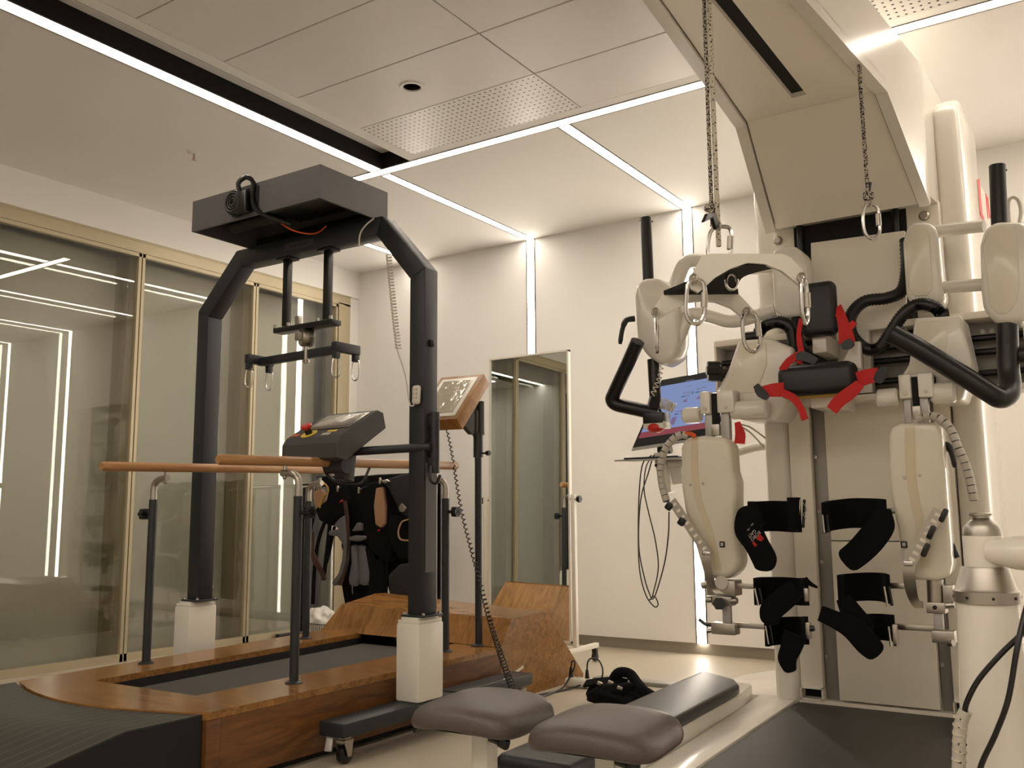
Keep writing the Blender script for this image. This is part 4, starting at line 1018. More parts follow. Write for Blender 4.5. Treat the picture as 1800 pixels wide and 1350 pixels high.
for x0 in (-1.322, -.69):
    bb = B(); x1 = x0 + .10
    bb.box((x0, 4.335, .112), (x1, 4.40, .118)); bb.box((x0, 4.335, .160), (x1, 4.40, .166)); bb.box((x0, 4.335, .112), (x0 + .006, 4.40, .166)); bb.box((x1 - .006, 4.335, .112), (x1, 4.40, .166))
    pk = part('lift_pocket', bb, 'panel', t, smooth=False)
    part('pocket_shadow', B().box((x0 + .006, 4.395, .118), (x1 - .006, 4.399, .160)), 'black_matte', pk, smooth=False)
for x in (-1.212, -.73):
    for z in (.30, .52, .72, .95, 1.20): part('channel_screw', B().cyl((x, YT + .046, z), (x, YT + .036, z), .008, None, 10), 'steel', t)
part('mast_cavity', B().box((-1.235, 4.30, 1.72), (-.735, 4.42, 2.50)), 'black_matte', t, smooth=False)
part('mast_post', B().cyl((-1.20, 4.28, 1.75), (-1.20, 4.28, 2.45), .016, None, 12), 'black', t)
part('mast_post', B().cyl((-.775, 4.28, 1.75), (-.775, 4.28, 2.45), .016, None, 12), 'black', t)
part('mast_cover', B().prism([(-1.148, 4.260, 2.188), (-0.738, 4.260, 2.174), (-0.760, 4.260, 1.679), (-1.110, 4.260, 1.691), (-1.159, 4.260, 1.830)], (0, .03, 0), .003), 'panel', t, 'flat white cover plate')
for x in (-1.31, -.66): part('shoulder_bolt', B().lathe([(0, 0), (.022, 0), (.022, .012), (.015, .02), (0, .02)], (x, 4.30, 2.235), 16, (0, -1, 0)), 'steel', t)
part('shoulder_plate', B().box((-1.335, 4.30, 2.10), (-1.235, 4.36, 2.30), .004), 'panel', t)
part('shoulder_plate', B().box((-.735, 4.30, 2.10), (-.60, 4.36, 2.30), .004), 'panel', t)
# emblem on the right fairing
ex = -.4985
part('emblem', B().prism([(-0.498, 4.853, 2.537), (-0.499, 5.144, 2.553), (-0.498, 5.165, 2.402), (-0.498, 4.971, 2.369), (-0.498, 4.853, 2.377)], (.001, 0, 0)), 'logo_pink', rf, smooth=False)
part('emblem', B().prism([(-0.498, 4.853, 2.537), (-0.498, 4.942, 2.570), (-0.498, 4.944, 2.393), (-0.498, 5.021, 2.382), (-0.498, 4.922, 2.355), (-0.498, 4.857, 2.367)], (.002, 0, 0)), 'logo_red', rf, smooth=False)
part('emblem', B().prism([(-0.498, 5.160, 2.558), (-0.499, 5.207, 2.568), (-0.498, 5.209, 2.438), (-0.498, 5.177, 2.429)], (.002, 0, 0)), 'logo_red', rf, smooth=False)
part('emblem', B().prism([(-0.498, 5.223, 2.558), (-0.499, 5.276, 2.570), (-0.498, 5.306, 2.464), (-0.498, 5.269, 2.454)], (.002, 0, 0)), 'logo_red', rf, smooth=False)

# ---- overhead boom: stations (y, underside z, inner width)
ST = [(4.95, 2.30, .66), (4.15, 2.245, .622), (3.65, 2.572, .520), (2.83, 2.577, .370), (2.05, 2.585, .235)]
CX = -.965; FL = .045; TOPZ = [2.86, 2.87, 2.87, 2.86, 2.84]
def loft(rows):
    """rows of 4 corner points -> closed skin"""
    vs = [p for r_ in rows for p in r_]; fs = []
    for j in range(len(rows) - 1):
        for k in range(4):
            k2 = (k + 1) % 4; fs.append([4 * j + k, 4 * j + k2, 4 * j + 4 + k2, 4 * j + 4 + k])
    fs.append([3, 2, 1, 0]); n_ = 4 * (len(rows) - 1); fs.append([n_ + k for k in range(4)])
    return B().raw(vs, fs)
rows = [[(CX - w_ / 2 - FL, y, z + .03), (CX + w_ / 2 + FL, y, z + .03), (CX + w_ / 2 + FL, y, tz), (CX - w_ / 2 - FL, y, tz)] for (y, z, w_), tz in zip(ST, TOPZ)]
boom = part('boom', loft(rows), 'white_gloss', t, 'overhead boom reaching towards the viewer', smooth=False)
for s_ in (-1, 1):
    rows = []
    for (y, z, w_) in ST[1:]:
        a, b_ = CX + s_ * (w_ / 2), CX + s_ * (w_ / 2 + FL)
        rows.append([(min(a, b_), y, z - .012), (max(a, b_), y, z - .012), (max(a, b_), y, z + .034), (min(a, b_), y, z + .034)])
    part('boom_flange', loft(rows), 'white_gloss', boom, smooth=False)
rows = [[(CX - w_ / 2 + .006, y, z + .004), (CX + w_ / 2 - .006, y, z + .004), (CX + w_ / 2 - .006, y, z + .032), (CX - w_ / 2 + .006, y, z + .032)] for (y, z, w_) in ST[1:3]]
part('underside_panel', loft(rows), 'panel', boom, smooth=False)
# horizontal underside in two halves that leave the rope slot open
for s_ in (-1, 1):
    rows = []
    for y, w_ in ((3.648, .52), (3.53, .498), (2.83, .37), (2.05, .235)):
        z = 2.576
        a, b_ = CX + s_ * .029, CX + s_ * (w_ / 2 - .006)
        rows.append([(min(a, b_), y, z), (max(a, b_), y, z), (max(a, b_), y, z + .026), (min(a, b_), y, z + .026)])
    part('underside_panel', loft(rows), 'panel', boom, smooth=False)
part('underside_panel', B().box((CX - .029, 3.53, 2.576), (CX + .029, 3.648, 2.60)), 'panel', boom, smooth=False)
part('rope_slot', B().box((CX - .029, 2.06, 2.596), (CX + .029, 3.53, 2.600)), 'black_matte', boom, 'black slot for the lifting rope', smooth=False)

# ---- horizontal hip rail in front of the tower
rx0, rx1 = -1.615, -.30
hr = B().box((rx0, 4.20, 1.735), (rx1, 4.36, 1.765), .003)
hr.box((rx0, 4.20, 1.43), (rx1, 4.36, 1.455), .003); hr.box((rx0, 4.20, 1.455), (rx0 + .01, 4.36, 1.735)); hr.box((rx1 - .01, 4.20, 1.455), (rx1, 4.36, 1.735))
rail = part('hip_rail', hr, 'panel', t)
part('rail_back', B().box((rx0 + .01, 4.33, 1.455), (rx1 - .01, 4.345, 1.735)), 'grey_chan', rail, smooth=False)
for z in (1.665, 1.605, 1.515): part('guide_rod', B().cyl((rx0 + .01, 4.28, z), (rx1 - .01, 4.28, z), .014, None, 12), 'black', rail)
for x in (-.40, -.435, -.47): part('lit_hole_disc', B().cyl((x, 4.331, 1.70), (x, 4.328, 1.70), .010, None, 14), 'cream', rail)  # pale discs paint the lit wall showing through the holes
for x in (-1.02, -.95): part('rail_bracket', B().box((x - .02, 4.19, 1.46), (x + .05, 4.26, 1.74), .006), 'white_gloss', rail)

# ---- hip drives
def cream_prism(name, pts, dep, bev=.014, parent=None, m_='white_gloss', seg=3):
    return part(name, B().prism(pts, (0, dep, 0), bev, seg), m_, parent or RB)
hl = cream_prism('hip_drive', [(-1.417, 3.980, 1.714), (-1.275, 3.980, 1.709), (-1.172, 3.980, 1.655), (-1.183, 3.980, 1.533), (-1.208, 3.980, 1.421), (-1.257, 3.980, 1.345), (-1.425, 3.980, 1.355), (-1.522, 3.980, 1.434), (-1.553, 3.980, 1.477), (-1.514, 3.980, 1.511), (-1.468, 3.980, 1.590)], .22)
part('drive_lid', B().prism([(-1.403, 3.975, 1.696), (-1.289, 3.975, 1.692), (-1.289, 3.975, 1.593), (-1.340, 3.975, 1.471), (-1.492, 3.975, 1.477), (-1.445, 3.975, 1.582)], (0, .012, 0), .004), 'ivory', hl)
hr_ = cream_prism('hip_drive', [(-0.676, 3.980, 1.726), (-0.547, 3.980, 1.717), (-0.506, 3.980, 1.719), (-0.479, 3.980, 1.516), (-0.525, 3.980, 1.375), (-0.597, 3.980, 1.376), (-0.740, 3.980, 1.424), (-0.740, 3.980, 1.494), (-0.709, 3.980, 1.538)], .22)
part('drive_lid', B().prism([(-0.663, 3.975, 1.705), (-0.560, 3.975, 1.702), (-0.558, 3.975, 1.614), (-0.595, 3.975, 1.492), (-0.722, 3.975, 1.496), (-0.698, 3.975, 1.540)], (0, .012, 0), .004), 'ivory', hr_)
def hip_fork(parent, x0, x1, zt, zb, xs0, xs1, zl, y0=3.90, y1=3.985):
    part('fork_block', B().box((x0, y0, zb), (xs0, y1, zt), .006).box((xs1, y0, zb), (x1, y1, zt), .006).box((x0, y0 + .03, zb), (x1, y1, zt - .004), .006), 'white_gloss', parent)
    part('fork_gap', B().box((xs0, y0 + .02, zl), (xs1, y0 + .034, zt - .01)), 'black_matte', parent, smooth=False)
    for x in ((x0 + xs0) / 2, (xs1 + x1) / 2):
        part('fork_bolt', B().cyl((x, y0 + .001, zb + .022), (x, y0 - .005, zb + .022), .008, None, 12), 'steel', parent)
    w_ = (x1 - x0)
    part('thigh_strut', B().box((x0 + w_ * .08, y0 + .02, zl - .03), (x0 + w_ * .30, y0 + .055, zb), .003), 'alu', parent)
    part('thigh_strut', B().box((x0 + w_ * .56, y0 + .02, zl - .03), (x0 + w_ * .80, y0 + .055, zb), .003), 'alu', parent)
    part('strut_clip', B().box((xs0 - .002, y0 + .012, zl), (xs1 + .002, y0 + .04, zl + .05), .002), 'steel', parent)
A0, A1, A2, A3 = (-1.577, 3.900, 1.484), (-1.420, 3.900, 1.384), (-1.530, 3.900, 1.452), (-1.497, 3.900, 1.286)
hip_fork(hl, A0[0], A1[0], A0[2], A1[2], A2[0], A3[0], A3[2])
part('hip_axle', B().cyl((-1.667, 3.930, 1.385), (-1.585, 3.930, 1.384), .036, None, 22, bev=.008), 'white_gloss', hl)
part('hip_axle', B().cyl((-1.449, 3.950, 1.395), (-1.284, 3.950, 1.396), .040, None, 22, bev=.008), 'white_gloss', hl)
A0, A1, A2, A3 = (-0.738, 3.900, 1.486), (-0.612, 3.900, 1.390), (-0.693, 3.900, 1.462), (-0.667, 3.900, 1.309)
hip_fork(hr_, A0[0], A1[0], A0[2], A1[2], A2[0], A3[0], A3[2])
part('hip_axle', B().cyl((-0.828, 3.930, 1.400), (-0.745, 3.930, 1.401), .038, None, 22, bev=.008), 'white_gloss', hr_)
part('hip_axle', B().cyl((-0.626, 3.950, 1.407), (-0.539, 3.950, 1.405), .042, None, 22, bev=.008), 'white_gloss', hr_)
kb = (-1.537, 3.950, 1.582); kn = B().cyl((kb[0] + .03, 4.02, kb[2]), (kb[0] + .10, 4.06, kb[2]), .016, None, 12)
for q in range(6): kn.cyl((kb[0] - .015, 3.96 + .03 * math.cos(q * PI / 3), kb[2] + .03 * math.sin(q * PI / 3)), (kb[0] + .03, 3.99 + .03 * math.cos(q * PI / 3), kb[2] + .03 * math.sin(q * PI / 3)), .019, None, 10)
kn.cyl((kb[0] - .012, 3.965, kb[2]), (kb[0] + .03, 3.99, kb[2]), .032, None, 16)
part('star_knob', kn, 'black', hl)

# ---- thigh shells
shL = [(-1.658, 3.850, 1.230), (-1.648, 3.850, 1.262), (-1.621, 3.850, 1.279), (-1.543, 3.850, 1.285), (-1.455, 3.850, 1.270), (-1.426, 3.850, 1.242), (-1.423, 3.850, 1.127), (-1.410, 3.850, 1.080), (-1.414, 3.850, 0.988), (-1.414, 3.850, 0.849), (-1.406, 3.850, 0.745), (-1.421, 3.850, 0.697), (-1.465, 3.850, 0.670), (-1.546, 3.850, 0.667), (-1.574, 3.850, 0.693), (-1.601, 3.850, 0.792), (-1.648, 3.850, 0.962), (-1.661, 3.850, 1.061)]
shR = [(-0.779, 3.850, 1.244), (-0.764, 3.850, 1.277), (-0.734, 3.850, 1.289), (-0.603, 3.850, 1.287), (-0.586, 3.850, 1.262), (-0.583, 3.850, 1.123), (-0.583, 3.850, 0.920), (-0.583, 3.850, 0.752), (-0.596, 3.850, 0.705), (-0.636, 3.850, 0.687), (-0.724, 3.850, 0.689), (-0.749, 3.850, 0.707), (-0.760, 3.850, 0.771), (-0.767, 3.850, 0.886), (-0.785, 3.850, 1.004), (-0.786, 3.850, 1.131)]
sL = part('thigh_shell', B().prism(shL, (0, .13, 0), .026, 4, .6), 'ivory', t, 'ivory thigh shell of the leg brace left of the tower', angle=50)
sR = part('thigh_shell', B().prism(shR, (0, .13, 0), .026, 4, .6), 'ivory', t, 'ivory thigh shell of the leg brace right of the tower', angle=50)
part('tape_band', B().ribbon([(-1.588, 3.862, 1.280), (-1.587, 3.849, 1.249), (-1.591, 3.849, 1.132), (-1.577, 3.849, 1.003), (-1.538, 3.849, 0.883), (-1.507, 3.849, 0.743), (-1.500, 3.852, 0.690)], (.016, 0, 0), .002, 4), 'tape', sL)
part('tape_band', B().ribbon([(-0.699, 3.862, 1.283), (-0.698, 3.849, 1.258), (-0.704, 3.849, 1.128), (-0.701, 3.849, 1.025), (-0.687, 3.849, 0.921), (-0.675, 3.849, 0.784), (-0.674, 3.852, 0.713)], (.018, 0, 0), .002, 4), 'tape', sR)
for p in ((-1.612, 3.850, 1.070), (-1.554, 3.850, 1.074)): part('shell_screw', B().cyl(p, add(p, 0, -.004, 0), .006, None, 10), 'steel', sL)
for p in ((-0.728, 3.850, 1.078), (-0.673, 3.850, 1.083)): part('shell_screw', B().cyl(p, add(p, 0, -.004, 0), .006, None, 10), 'steel', sR)
for p, s_ in (((-1.477, 3.850, 0.813), sL), ((-0.746, 3.850, 0.821), sR)):
    part('sensor_window', B().box(add(p, -.012, -.006, -.013), add(p, .012, .002, .013), .003), 'black', s_)
    part('sensor_lens', B().box(add(p, -.006, -.008, -.007), add(p, .006, -.005, .007), .002), 'print_white', s_)
# adjuster straps with slots
def adjuster(parent, a, b_, hw):
    a, b_ = Vector(a), Vector(b_); d_ = (b_ - a); L_ = d_.length; d_.normalize(); nrm = Vector((d_.z, 0, -d_.x))
    ad = part('adjuster_plate', B().ribbon([a, b_], tuple(nrm * hw), .005), 'steel', parent, smooth=False)
    for k in range(8):
        c_ = a + d_ * (L_ * (.08 + .84 * k / 7)) + Vector((0, -.0035, 0))
        part('plate_slot', B().ribbon([c_ - nrm * hw * .55, c_ + nrm * hw * .35], tuple(d_ * .006), .002), 'panel', ad, smooth=False)
    return ad
ad = adjuster(sL, (-1.682, 3.800, 1.001), (-1.527, 3.800, 0.778), .020)
for p in ((-1.694, 3.795, 0.977), (-1.637, 3.795, 0.910)): part('cable_clip', B().obox(p, (.03, .02, .035), (0, .6, 0), .006), 'black', ad)
ad = adjuster(sR, (-0.603, 3.800, 0.950), (-0.723, 3.800, 0.753), .024)
for p in ((-0.590, 3.795, 0.931), (-0.637, 3.795, 0.868), (-0.661, 3.795, 0.803)): part('cable_clip', B().obox(p, (.022, .02, .055), (0, .45, 0), .008), 'black', ad)
# cable sleeves made of short rings
def sleeve_rings(name, pts, r, parent, n_seg):
    path = catmull([Vector(p) for p in pts], 16); L_ = [0]
    for a, b_ in zip(path, path[1:]): L_.append(L_[-1] + (b_ - a).length)
    def at_len(d):
        j = 0
        while j < len(L_) - 2 and L_[j + 1] < d: j += 1
        return path[j].lerp(path[j + 1], (d - L_[j]) / max(1e-9, L_[j + 1] - L_[j]))
    core = part(name, B().tube(path[::2] + [path[-1]], r * .80, 10), 'black', parent)
    for k in range(n_seg):
        a = at_len(L_[-1] * (k + .06) / n_seg); b_ = at_len(L_[-1] * (k + .94) / n_seg)
        part('sleeve_ring', B().cyl(a, b_, r, None, 14), 'sleeve', core)
sleeve_rings('cable_sleeve', [(-1.611, 3.840, 1.285), (-1.641, 3.830, 1.291), (-1.678, 3.820, 1.270), (-1.717, 3.810, 1.215), (-1.734, 3.810, 1.150), (-1.732, 3.810, 1.077), (-1.706, 3.800, 0.997)], .0165, sL, 13)
sleeve_rings('cable_sleeve', [(-0.665, 3.840, 1.297), (-0.630, 3.830, 1.309), (-0.585, 3.820, 1.297), (-0.547, 3.810, 1.251), (-0.527, 3.800, 1.187), (-0.509, 3.800, 1.134), (-0.495, 3.800, 1.066), (-0.485, 3.800, 0.984)], .0165, sR, 15)
part('sleeve_wire', B().tube([(-1.581, 3.845, 1.281), (-1.598, 3.835, 1.292), (-1.623, 3.830, 1.293)], .010, 8, smooth=4), 'orange', sL)
# clamp levers
def lever(parent, pts, r0_, r1_):
    part('clamp_lever', B().tube(pts, r0_, 10, smooth=4, radii=[r0_] * 5 + [r0_ * .8] * 4 + [r1_]), 'black', parent)
lever(sR, [(-0.607, 3.930, 1.200), (-0.579, 3.930, 1.199), (-0.565, 3.930, 1.161), (-0.558, 3.930, 1.113)], .013, .008)
lever(sR, [(-0.599, 3.930, 0.829), (-0.587, 3.930, 0.810), (-0.573, 3.930, 0.771)], .012, .007)
# ---- knee and shank hardware
def blk(name, p0, p1, y0, y1, mt_, parent, bev=.004):
    return part(name, B().box((min(p0[0], p1[0]), y0, min(p0[2], p1[2])), (max(p0[0], p1[0]), y1, max(p0[2], p1[2])), bev), mt_, parent)
kL = blk('knee_block', (-1.560, 3.870, 0.661), (-1.433, 3.870, 0.596), 3.86, 3.95, 'steel', t)
part('knee_bracket', B().ribbon([(-1.532, 3.800, 0.788), (-1.531, 3.800, 0.735), (-1.531, 3.820, 0.682), (-1.531, 3.860, 0.631), (-1.499, 3.860, 0.604)], (.018, 0, 0), .006, 5), 'steel', kL)
blk('bracket_cap', (-1.546, 3.790, 0.785), (-1.508, 3.790, 0.769), 3.785, 3.81, 'chrome', kL)
part('pivot_disc', B().cyl((-1.492, 3.860, 0.652), (-1.486, 3.845, 0.653), .028, None, 20), 'steel', kL)
hk = B().cyl((-1.506, 3.860, 0.563), (-1.494, 3.830, 0.566), .028, None, 6); part('hex_knob', hk, 'black', kL)
part('knee_screw', B().cyl((-1.570, 3.880, 0.576), (-1.544, 3.880, 0.577), .014, None, 12), 'steel', kL)
part('knee_screw', B().cyl((-1.462, 3.880, 0.575), (-1.432, 3.880, 0.577), .014, None, 12), 'steel', kL)
blk('clamp_body', (-1.544, 3.870, 0.592), (-1.454, 3.870, 0.553), 3.87, 3.93, 'steel', kL)
blk('shank_post', (-1.499, 3.880, 0.555), (-1.464, 3.880, 0.479), 3.875, 3.90, 'alu', kL, .002)
blk('shank_block', (-1.545, 3.860, 0.483), (-1.438, 3.860, 0.435), 3.855, 3.92, 'steel', kL)
part('lock_lever', B().tube([(-1.549, 3.870, 0.472), (-1.575, 3.870, 0.473), (-1.603, 3.870, 0.491)], .008, 8, smooth=3), 'black', kL)
part('lock_screw', B().cyl((-1.568, 3.870, 0.445), (-1.545, 3.870, 0.449), .010, None, 10), 'chrome', kL)
part('lock_screw', B().cyl((-1.592, 3.890, 0.634), (-1.566, 3.890, 0.640), .016, None, 10), 'steel', kL)
kR = part('knee_block', B().cyl((-0.654, 3.900, 0.690), (-0.656, 3.900, 0.605), .030, None, 20), 'steel', t)
part('knee_bracket', B().ribbon([(-0.722, 3.800, 0.762), (-0.726, 3.800, 0.711), (-0.725, 3.820, 0.646), (-0.717, 3.850, 0.602), (-0.697, 3.870, 0.595)], [(.024, 0, 0), (.022, 0, 0), (.020, 0, 0), (.012, 0, .012), (.0, 0, .012)], .006, 5), 'steel', kR)
blk('bracket_cap', (-0.741, 3.790, 0.762), (-0.706, 3.790, 0.743), 3.785, 3.81, 'chrome', kR)
blk('clamp_body', (-0.685, 3.870, 0.606), (-0.618, 3.870, 0.565), 3.86, 3.93, 'steel', kR)
part('clamp_hole', B().cyl((-0.654, 3.860, 0.587), (-0.653, 3.856, 0.588), .008, None, 12), 'black_matte', kR)
blk('side_block', (-0.627, 3.900, 0.670), (-0.590, 3.900, 0.604), 3.88, 3.94, 'steel', kR)
part('knee_screw', B().cyl((-0.617, 3.880, 0.596), (-0.588, 3.880, 0.599), .014, None, 12), 'chrome', kR)
blk('shank_post', (-0.663, 3.880, 0.564), (-0.631, 3.880, 0.503), 3.875, 3.90, 'alu', kR, .002)
blk('shank_block', (-0.672, 3.860, 0.503), (-0.592, 3.860, 0.458), 3.855, 3.92, 'steel', kR)
part('lock_screw', B().cyl((-0.614, 3.860, 0.461), (-0.596, 3.850, 0.463), .013, None, 10), 'chrome', kR)
for a, b_ in (((-1.447, 3.900, 0.639), (-1.347, 3.900, 0.642)), ((-1.453, 3.890, 0.476), (-1.303, 3.890, 0.478))):
    part('cuff_rod', B().box((a[0], 3.885, a[2] - .012), (b_[0], 3.90, a[2] + .010), .002), 'steel', kL)
for a, b_ in (((-0.826, 3.900, 0.950), (-0.780, 3.900, 0.949)), ((-0.827, 3.900, 0.661), (-0.743, 3.900, 0.663)), ((-0.811, 3.900, 0.505), (-0.664, 3.900, 0.514))):
    part('cuff_rod', B().box((a[0], 3.90, a[2] - .012), (b_[0], 3.915, a[2] + .010), .002), 'steel', kR)
part('cuff_rod', B().cyl((-1.434, 3.900, 0.817), (-1.404, 3.900, 0.824), .014, None, 10), 'chrome', kL)

# ---- leg cuffs: curved band, buckle and hanging strap
def flat_strap(pts, hw, th, k=5, round_end=True):
    pts = [Vector(p) for p in pts]; hv = []
    hws = hw if isinstance(hw, (list, tuple)) else [hw] * len(pts)
    for i in range(len(pts)):
        d_ = pts[min(len(pts) - 1, i + 1)] - pts[max(0, i - 1)]
        hv.append(Vector((d_.z, 0, -d_.x)).normalized() * hws[i])
    P = catmull(pts, k); H = catmull(hv, k); L_ = [0.0]
    for a, b_ in zip(P, P[1:]): L_.append(L_[-1] + (b_ - a).length)
    if round_end:      # rounded free end
        P2 = []; H2 = []
        for q in range(9):
            f_ = q / 8; d_ = L_[-1] - H[-1].length * .55 * (1 - f_); j = 0
            while j < len(L_) - 2 and L_[j + 1] < d_: j += 1
            u_ = (d_ - L_[j]) / max(1e-9, L_[j + 1] - L_[j])
            P2.append(P[j].lerp(P[j + 1], u_)); H2.append(H[j].lerp(H[j + 1], u_) * (.30 + .70 * math.sqrt(max(0.0, 1 - f_ * f_))))
        cut = L_[-1] - H[-1].length * .55
        keep = [i for i in range(len(P)) if L_[i] < cut - .002]
        P = [P[i] for i in keep] + P2; H = [H[i] for i in keep] + H2
    return B().ribbon(P, H, th)
def band(pts, hh, th=.016):
    return B().ribbon(pts, (0, 0, hh), th, 6)
def buckle(parent, a, b_, y):
    a, b_ = Vector(a), Vector(b_)
    bk = part('buckle', B().tube([a, b_], .0045, 8), 'chrome', parent)
    part('buckle_bar', B().tube([a + Vector((.012, .02, 0)), b_ + Vector((.012, .02, 0))], .006, 8), 'black', parent)
c = part('leg_cuff', band([(-1.348, 3.840, 0.930), (-1.339, 3.900, 0.930), (-1.275, 3.930, 0.932), (-1.193, 3.900, 0.929), (-1.141, 3.820, 0.930)], .064), 'fabric', t)
part('cuff_fold', B().ribbon([(-1.173, 3.820, 0.937), (-1.144, 3.800, 0.937), (-1.134, 3.820, 0.936)], (0, 0, .070), .02, 4), 'fabric', c)
ctail = part('hanging_strap', flat_strap([(-1.285, 3.800, 0.942), (-1.334, 3.785, 0.921), (-1.337, 3.775, 0.884), (-1.299, 3.770, 0.817), (-1.269, 3.770, 0.754), (-1.271, 3.770, 0.710)], [.045, .055, .056, .050, .050, .034], .014), 'fabric', c)
buckle(c, (-1.125, 3.810, 0.998), (-1.136, 3.810, 0.884), 3.8)
part('frayed_wire', B().tube([(-1.112, 3.810, 0.984), (-1.100, 3.810, 0.957), (-1.114, 3.810, 0.939), (-1.104, 3.810, 0.920)], .0015, 5, smooth=4), 'steel', c)
# printed lettering on the hanging strap
def strap_text(txt, size, cen, ang, mt_, nm='strap_lettering'):
    vs, fs = text_mesh(txt, size); ca, sa = math.cos(ang), math.sin(ang)
    part(nm, B().raw([(cen[0] + v.x * ca - v.y * sa, cen[1] - v.z, cen[2] + v.x * sa + v.y * ca) for v in vs], fs), mt_, ctail, smooth=False)
ANG = math.radians(-136)
strap_text('ROBO', .019, (-1.298, 3.757, 0.852), ANG, 'print_white')
strap_text('GAIT', .019, (-1.313, 3.757, 0.861), ANG, 'print_white')
strap_text('info', .010, (-1.310, 3.757, 0.898), ANG, 'print_white')
strap_text('+90', .010, (-1.326, 3.757, 0.880), ANG, 'print_white')
for pts, m_ in (([(-1.281, 3.757, 0.862), (-1.263, 3.757, 0.841), (-1.278, 3.757, 0.829), (-1.287, 3.757, 0.839), (-1.285, 3.757, 0.832), (-1.296, 3.757, 0.841)], 'print_red'), ([(-1.315, 3.757, 0.827), (-1.306, 3.757, 0.830), (-1.293, 3.757, 0.816), (-1.303, 3.757, 0.807)], 'print_red')):
    part('strap_emblem', B().prism(pts, (0, .002, 0)), m_, ctail, smooth=False)
c = part('leg_cuff', band([(-1.036, 3.820, 0.924), (-1.026, 3.900, 0.933), (-0.950, 3.940, 0.942), (-0.853, 3.900, 0.939), (-0.806, 3.840, 0.934)], .060), 'fabric', t)
part('hanging_strap', flat_strap([(-0.805, 3.800, 0.956), (-0.809, 3.785, 0.902), (-0.845, 3.775, 0.848), (-0.896, 3.770, 0.794), (-0.954, 3.770, 0.749)], [.030, .048, .052, .050, .047], .014), 'fabric', c)
buckle(c, (-1.035, 3.800, 0.936), (-1.032, 3.800, 0.866), 3.8)
c = part('leg_cuff', band([(-1.330, 3.820, 0.623), (-1.328, 3.900, 0.622), (-1.257, 3.940, 0.622), (-1.173, 3.900, 0.623), (-1.119, 3.820, 0.631)], .055), 'fabric', t)
part('hanging_strap', flat_strap([(-1.151, 3.790, 0.643), (-1.207, 3.785, 0.597), (-1.258, 3.785, 0.549), (-1.267, 3.785, 0.497)], [.040, .045, .045, .036], .014), 'fabric', c)
part('strap_end', flat_strap([(-1.120, 3.800, 0.682), (-1.098, 3.800, 0.664), (-1.070, 3.800, 0.650)], [.012, .009, .004], .006), 'fabric', c)
buckle(c, (-1.325, 3.800, 0.638), (-1.312, 3.800, 0.568), 3.8)
blk('buckle_plate', (-1.127, 3.800, 0.646), (-1.109, 3.800, 0.593), 3.80, 3.83, 'steel', c)
c = part('leg_cuff', band([(-1.292, 3.820, 0.460), (-1.293, 3.900, 0.456), (-1.237, 3.930, 0.461), (-1.174, 3.900, 0.468), (-1.127, 3.820, 0.479)], .055), 'fabric', t)
part('hanging_strap', flat_strap([(-1.163, 3.785, 0.465), (-1.182, 3.780, 0.410), (-1.197, 3.775, 0.365), (-1.185, 3.775, 0.318)], [.045, .040, .036, .022], .014), 'fabric', c)
buckle(c, (-1.287, 3.800, 0.490), (-1.278, 3.800, 0.418), 3.8)
blk('buckle_plate', (-1.127, 3.800, 0.512), (-1.110, 3.800, 0.447), 3.80, 3.83, 'steel', c)
part('buckle_pin', B().cyl((-1.110, 3.810, 0.488), (-1.095, 3.810, 0.491), .012, None, 10), 'black', c)
c = part('leg_cuff', band([(-0.990, 3.820, 0.645), (-0.992, 3.900, 0.644), (-0.922, 3.940, 0.650), (-0.848, 3.900, 0.653), (-0.807, 3.820, 0.652)], .055), 'fabric', t)
part('hanging_strap', flat_strap([(-0.973, 3.800, 0.616), (-0.946, 3.800, 0.563), (-0.908, 3.800, 0.516), (-0.879, 3.800, 0.488)], [.028, .040, .040, .03], .014), 'fabric', c)
buckle(c, (-0.818, 3.800, 0.663), (-0.810, 3.800, 0.591), 3.8)
c = part('leg_cuff', band([(-0.908, 3.820, 0.501), (-0.896, 3.880, 0.500), (-0.860, 3.910, 0.499), (-0.803, 3.840, 0.505)], .050), 'fabric', t)
part('hanging_strap', flat_strap([(-1.057, 3.775, 0.554), (-0.996, 3.770, 0.531), (-0.938, 3.770, 0.505), (-0.884, 3.770, 0.449), (-0.846, 3.770, 0.410)], [.030, .034, .044, .046, .036], .014), 'fabric', c)
buckle(c, (-0.811, 3.800, 0.515), (-0.807, 3.800, 0.442), 3.8)
blk('buckle_plate', (-0.802, 3.800, 0.522), (-0.786, 3.800, 0.448), 3.81, 3.84, 'steel', c)

# ---- arm rests: rear housings, parallel tubes, front housings, bent grips
aL = cream_prism('rear_housing', [(-1.278, 4.060, 2.086), (-1.266, 4.060, 2.124), (-1.234, 4.060, 2.143), (-1.167, 4.060, 2.131), (-1.133, 4.060, 2.097), (-1.121, 4.060, 2.035), (-1.128, 4.060, 1.855), (-1.153, 4.060, 1.805), (-1.234, 4.060, 1.805), (-1.274, 4.060, 1.849)], .14, .025)
aR = cream_prism('rear_housing', [(-0.716, 4.060, 2.069), (-0.698, 4.060, 2.128), (-0.666, 4.060, 2.152), (-0.601, 4.060, 2.135), (-0.577, 4.060, 2.096), (-0.575, 4.060, 1.865), (-0.571, 4.060, 1.805), (-0.605, 4.060, 1.774), (-0.691, 4.060, 1.785), (-0.717, 4.060, 1.837)], .14, .025)
part('housing_face', B().prism([(-0.701, 4.055, 2.066), (-0.680, 4.055, 2.124), (-0.627, 4.055, 2.124), (-0.607, 4.055, 2.086), (-0.609, 4.055, 1.857), (-0.629, 4.055, 1.824), (-0.685, 4.055, 1.827), (-0.703, 4.055, 1.871)], (0, .02, 0), .008, 2), 'ivory', aR)
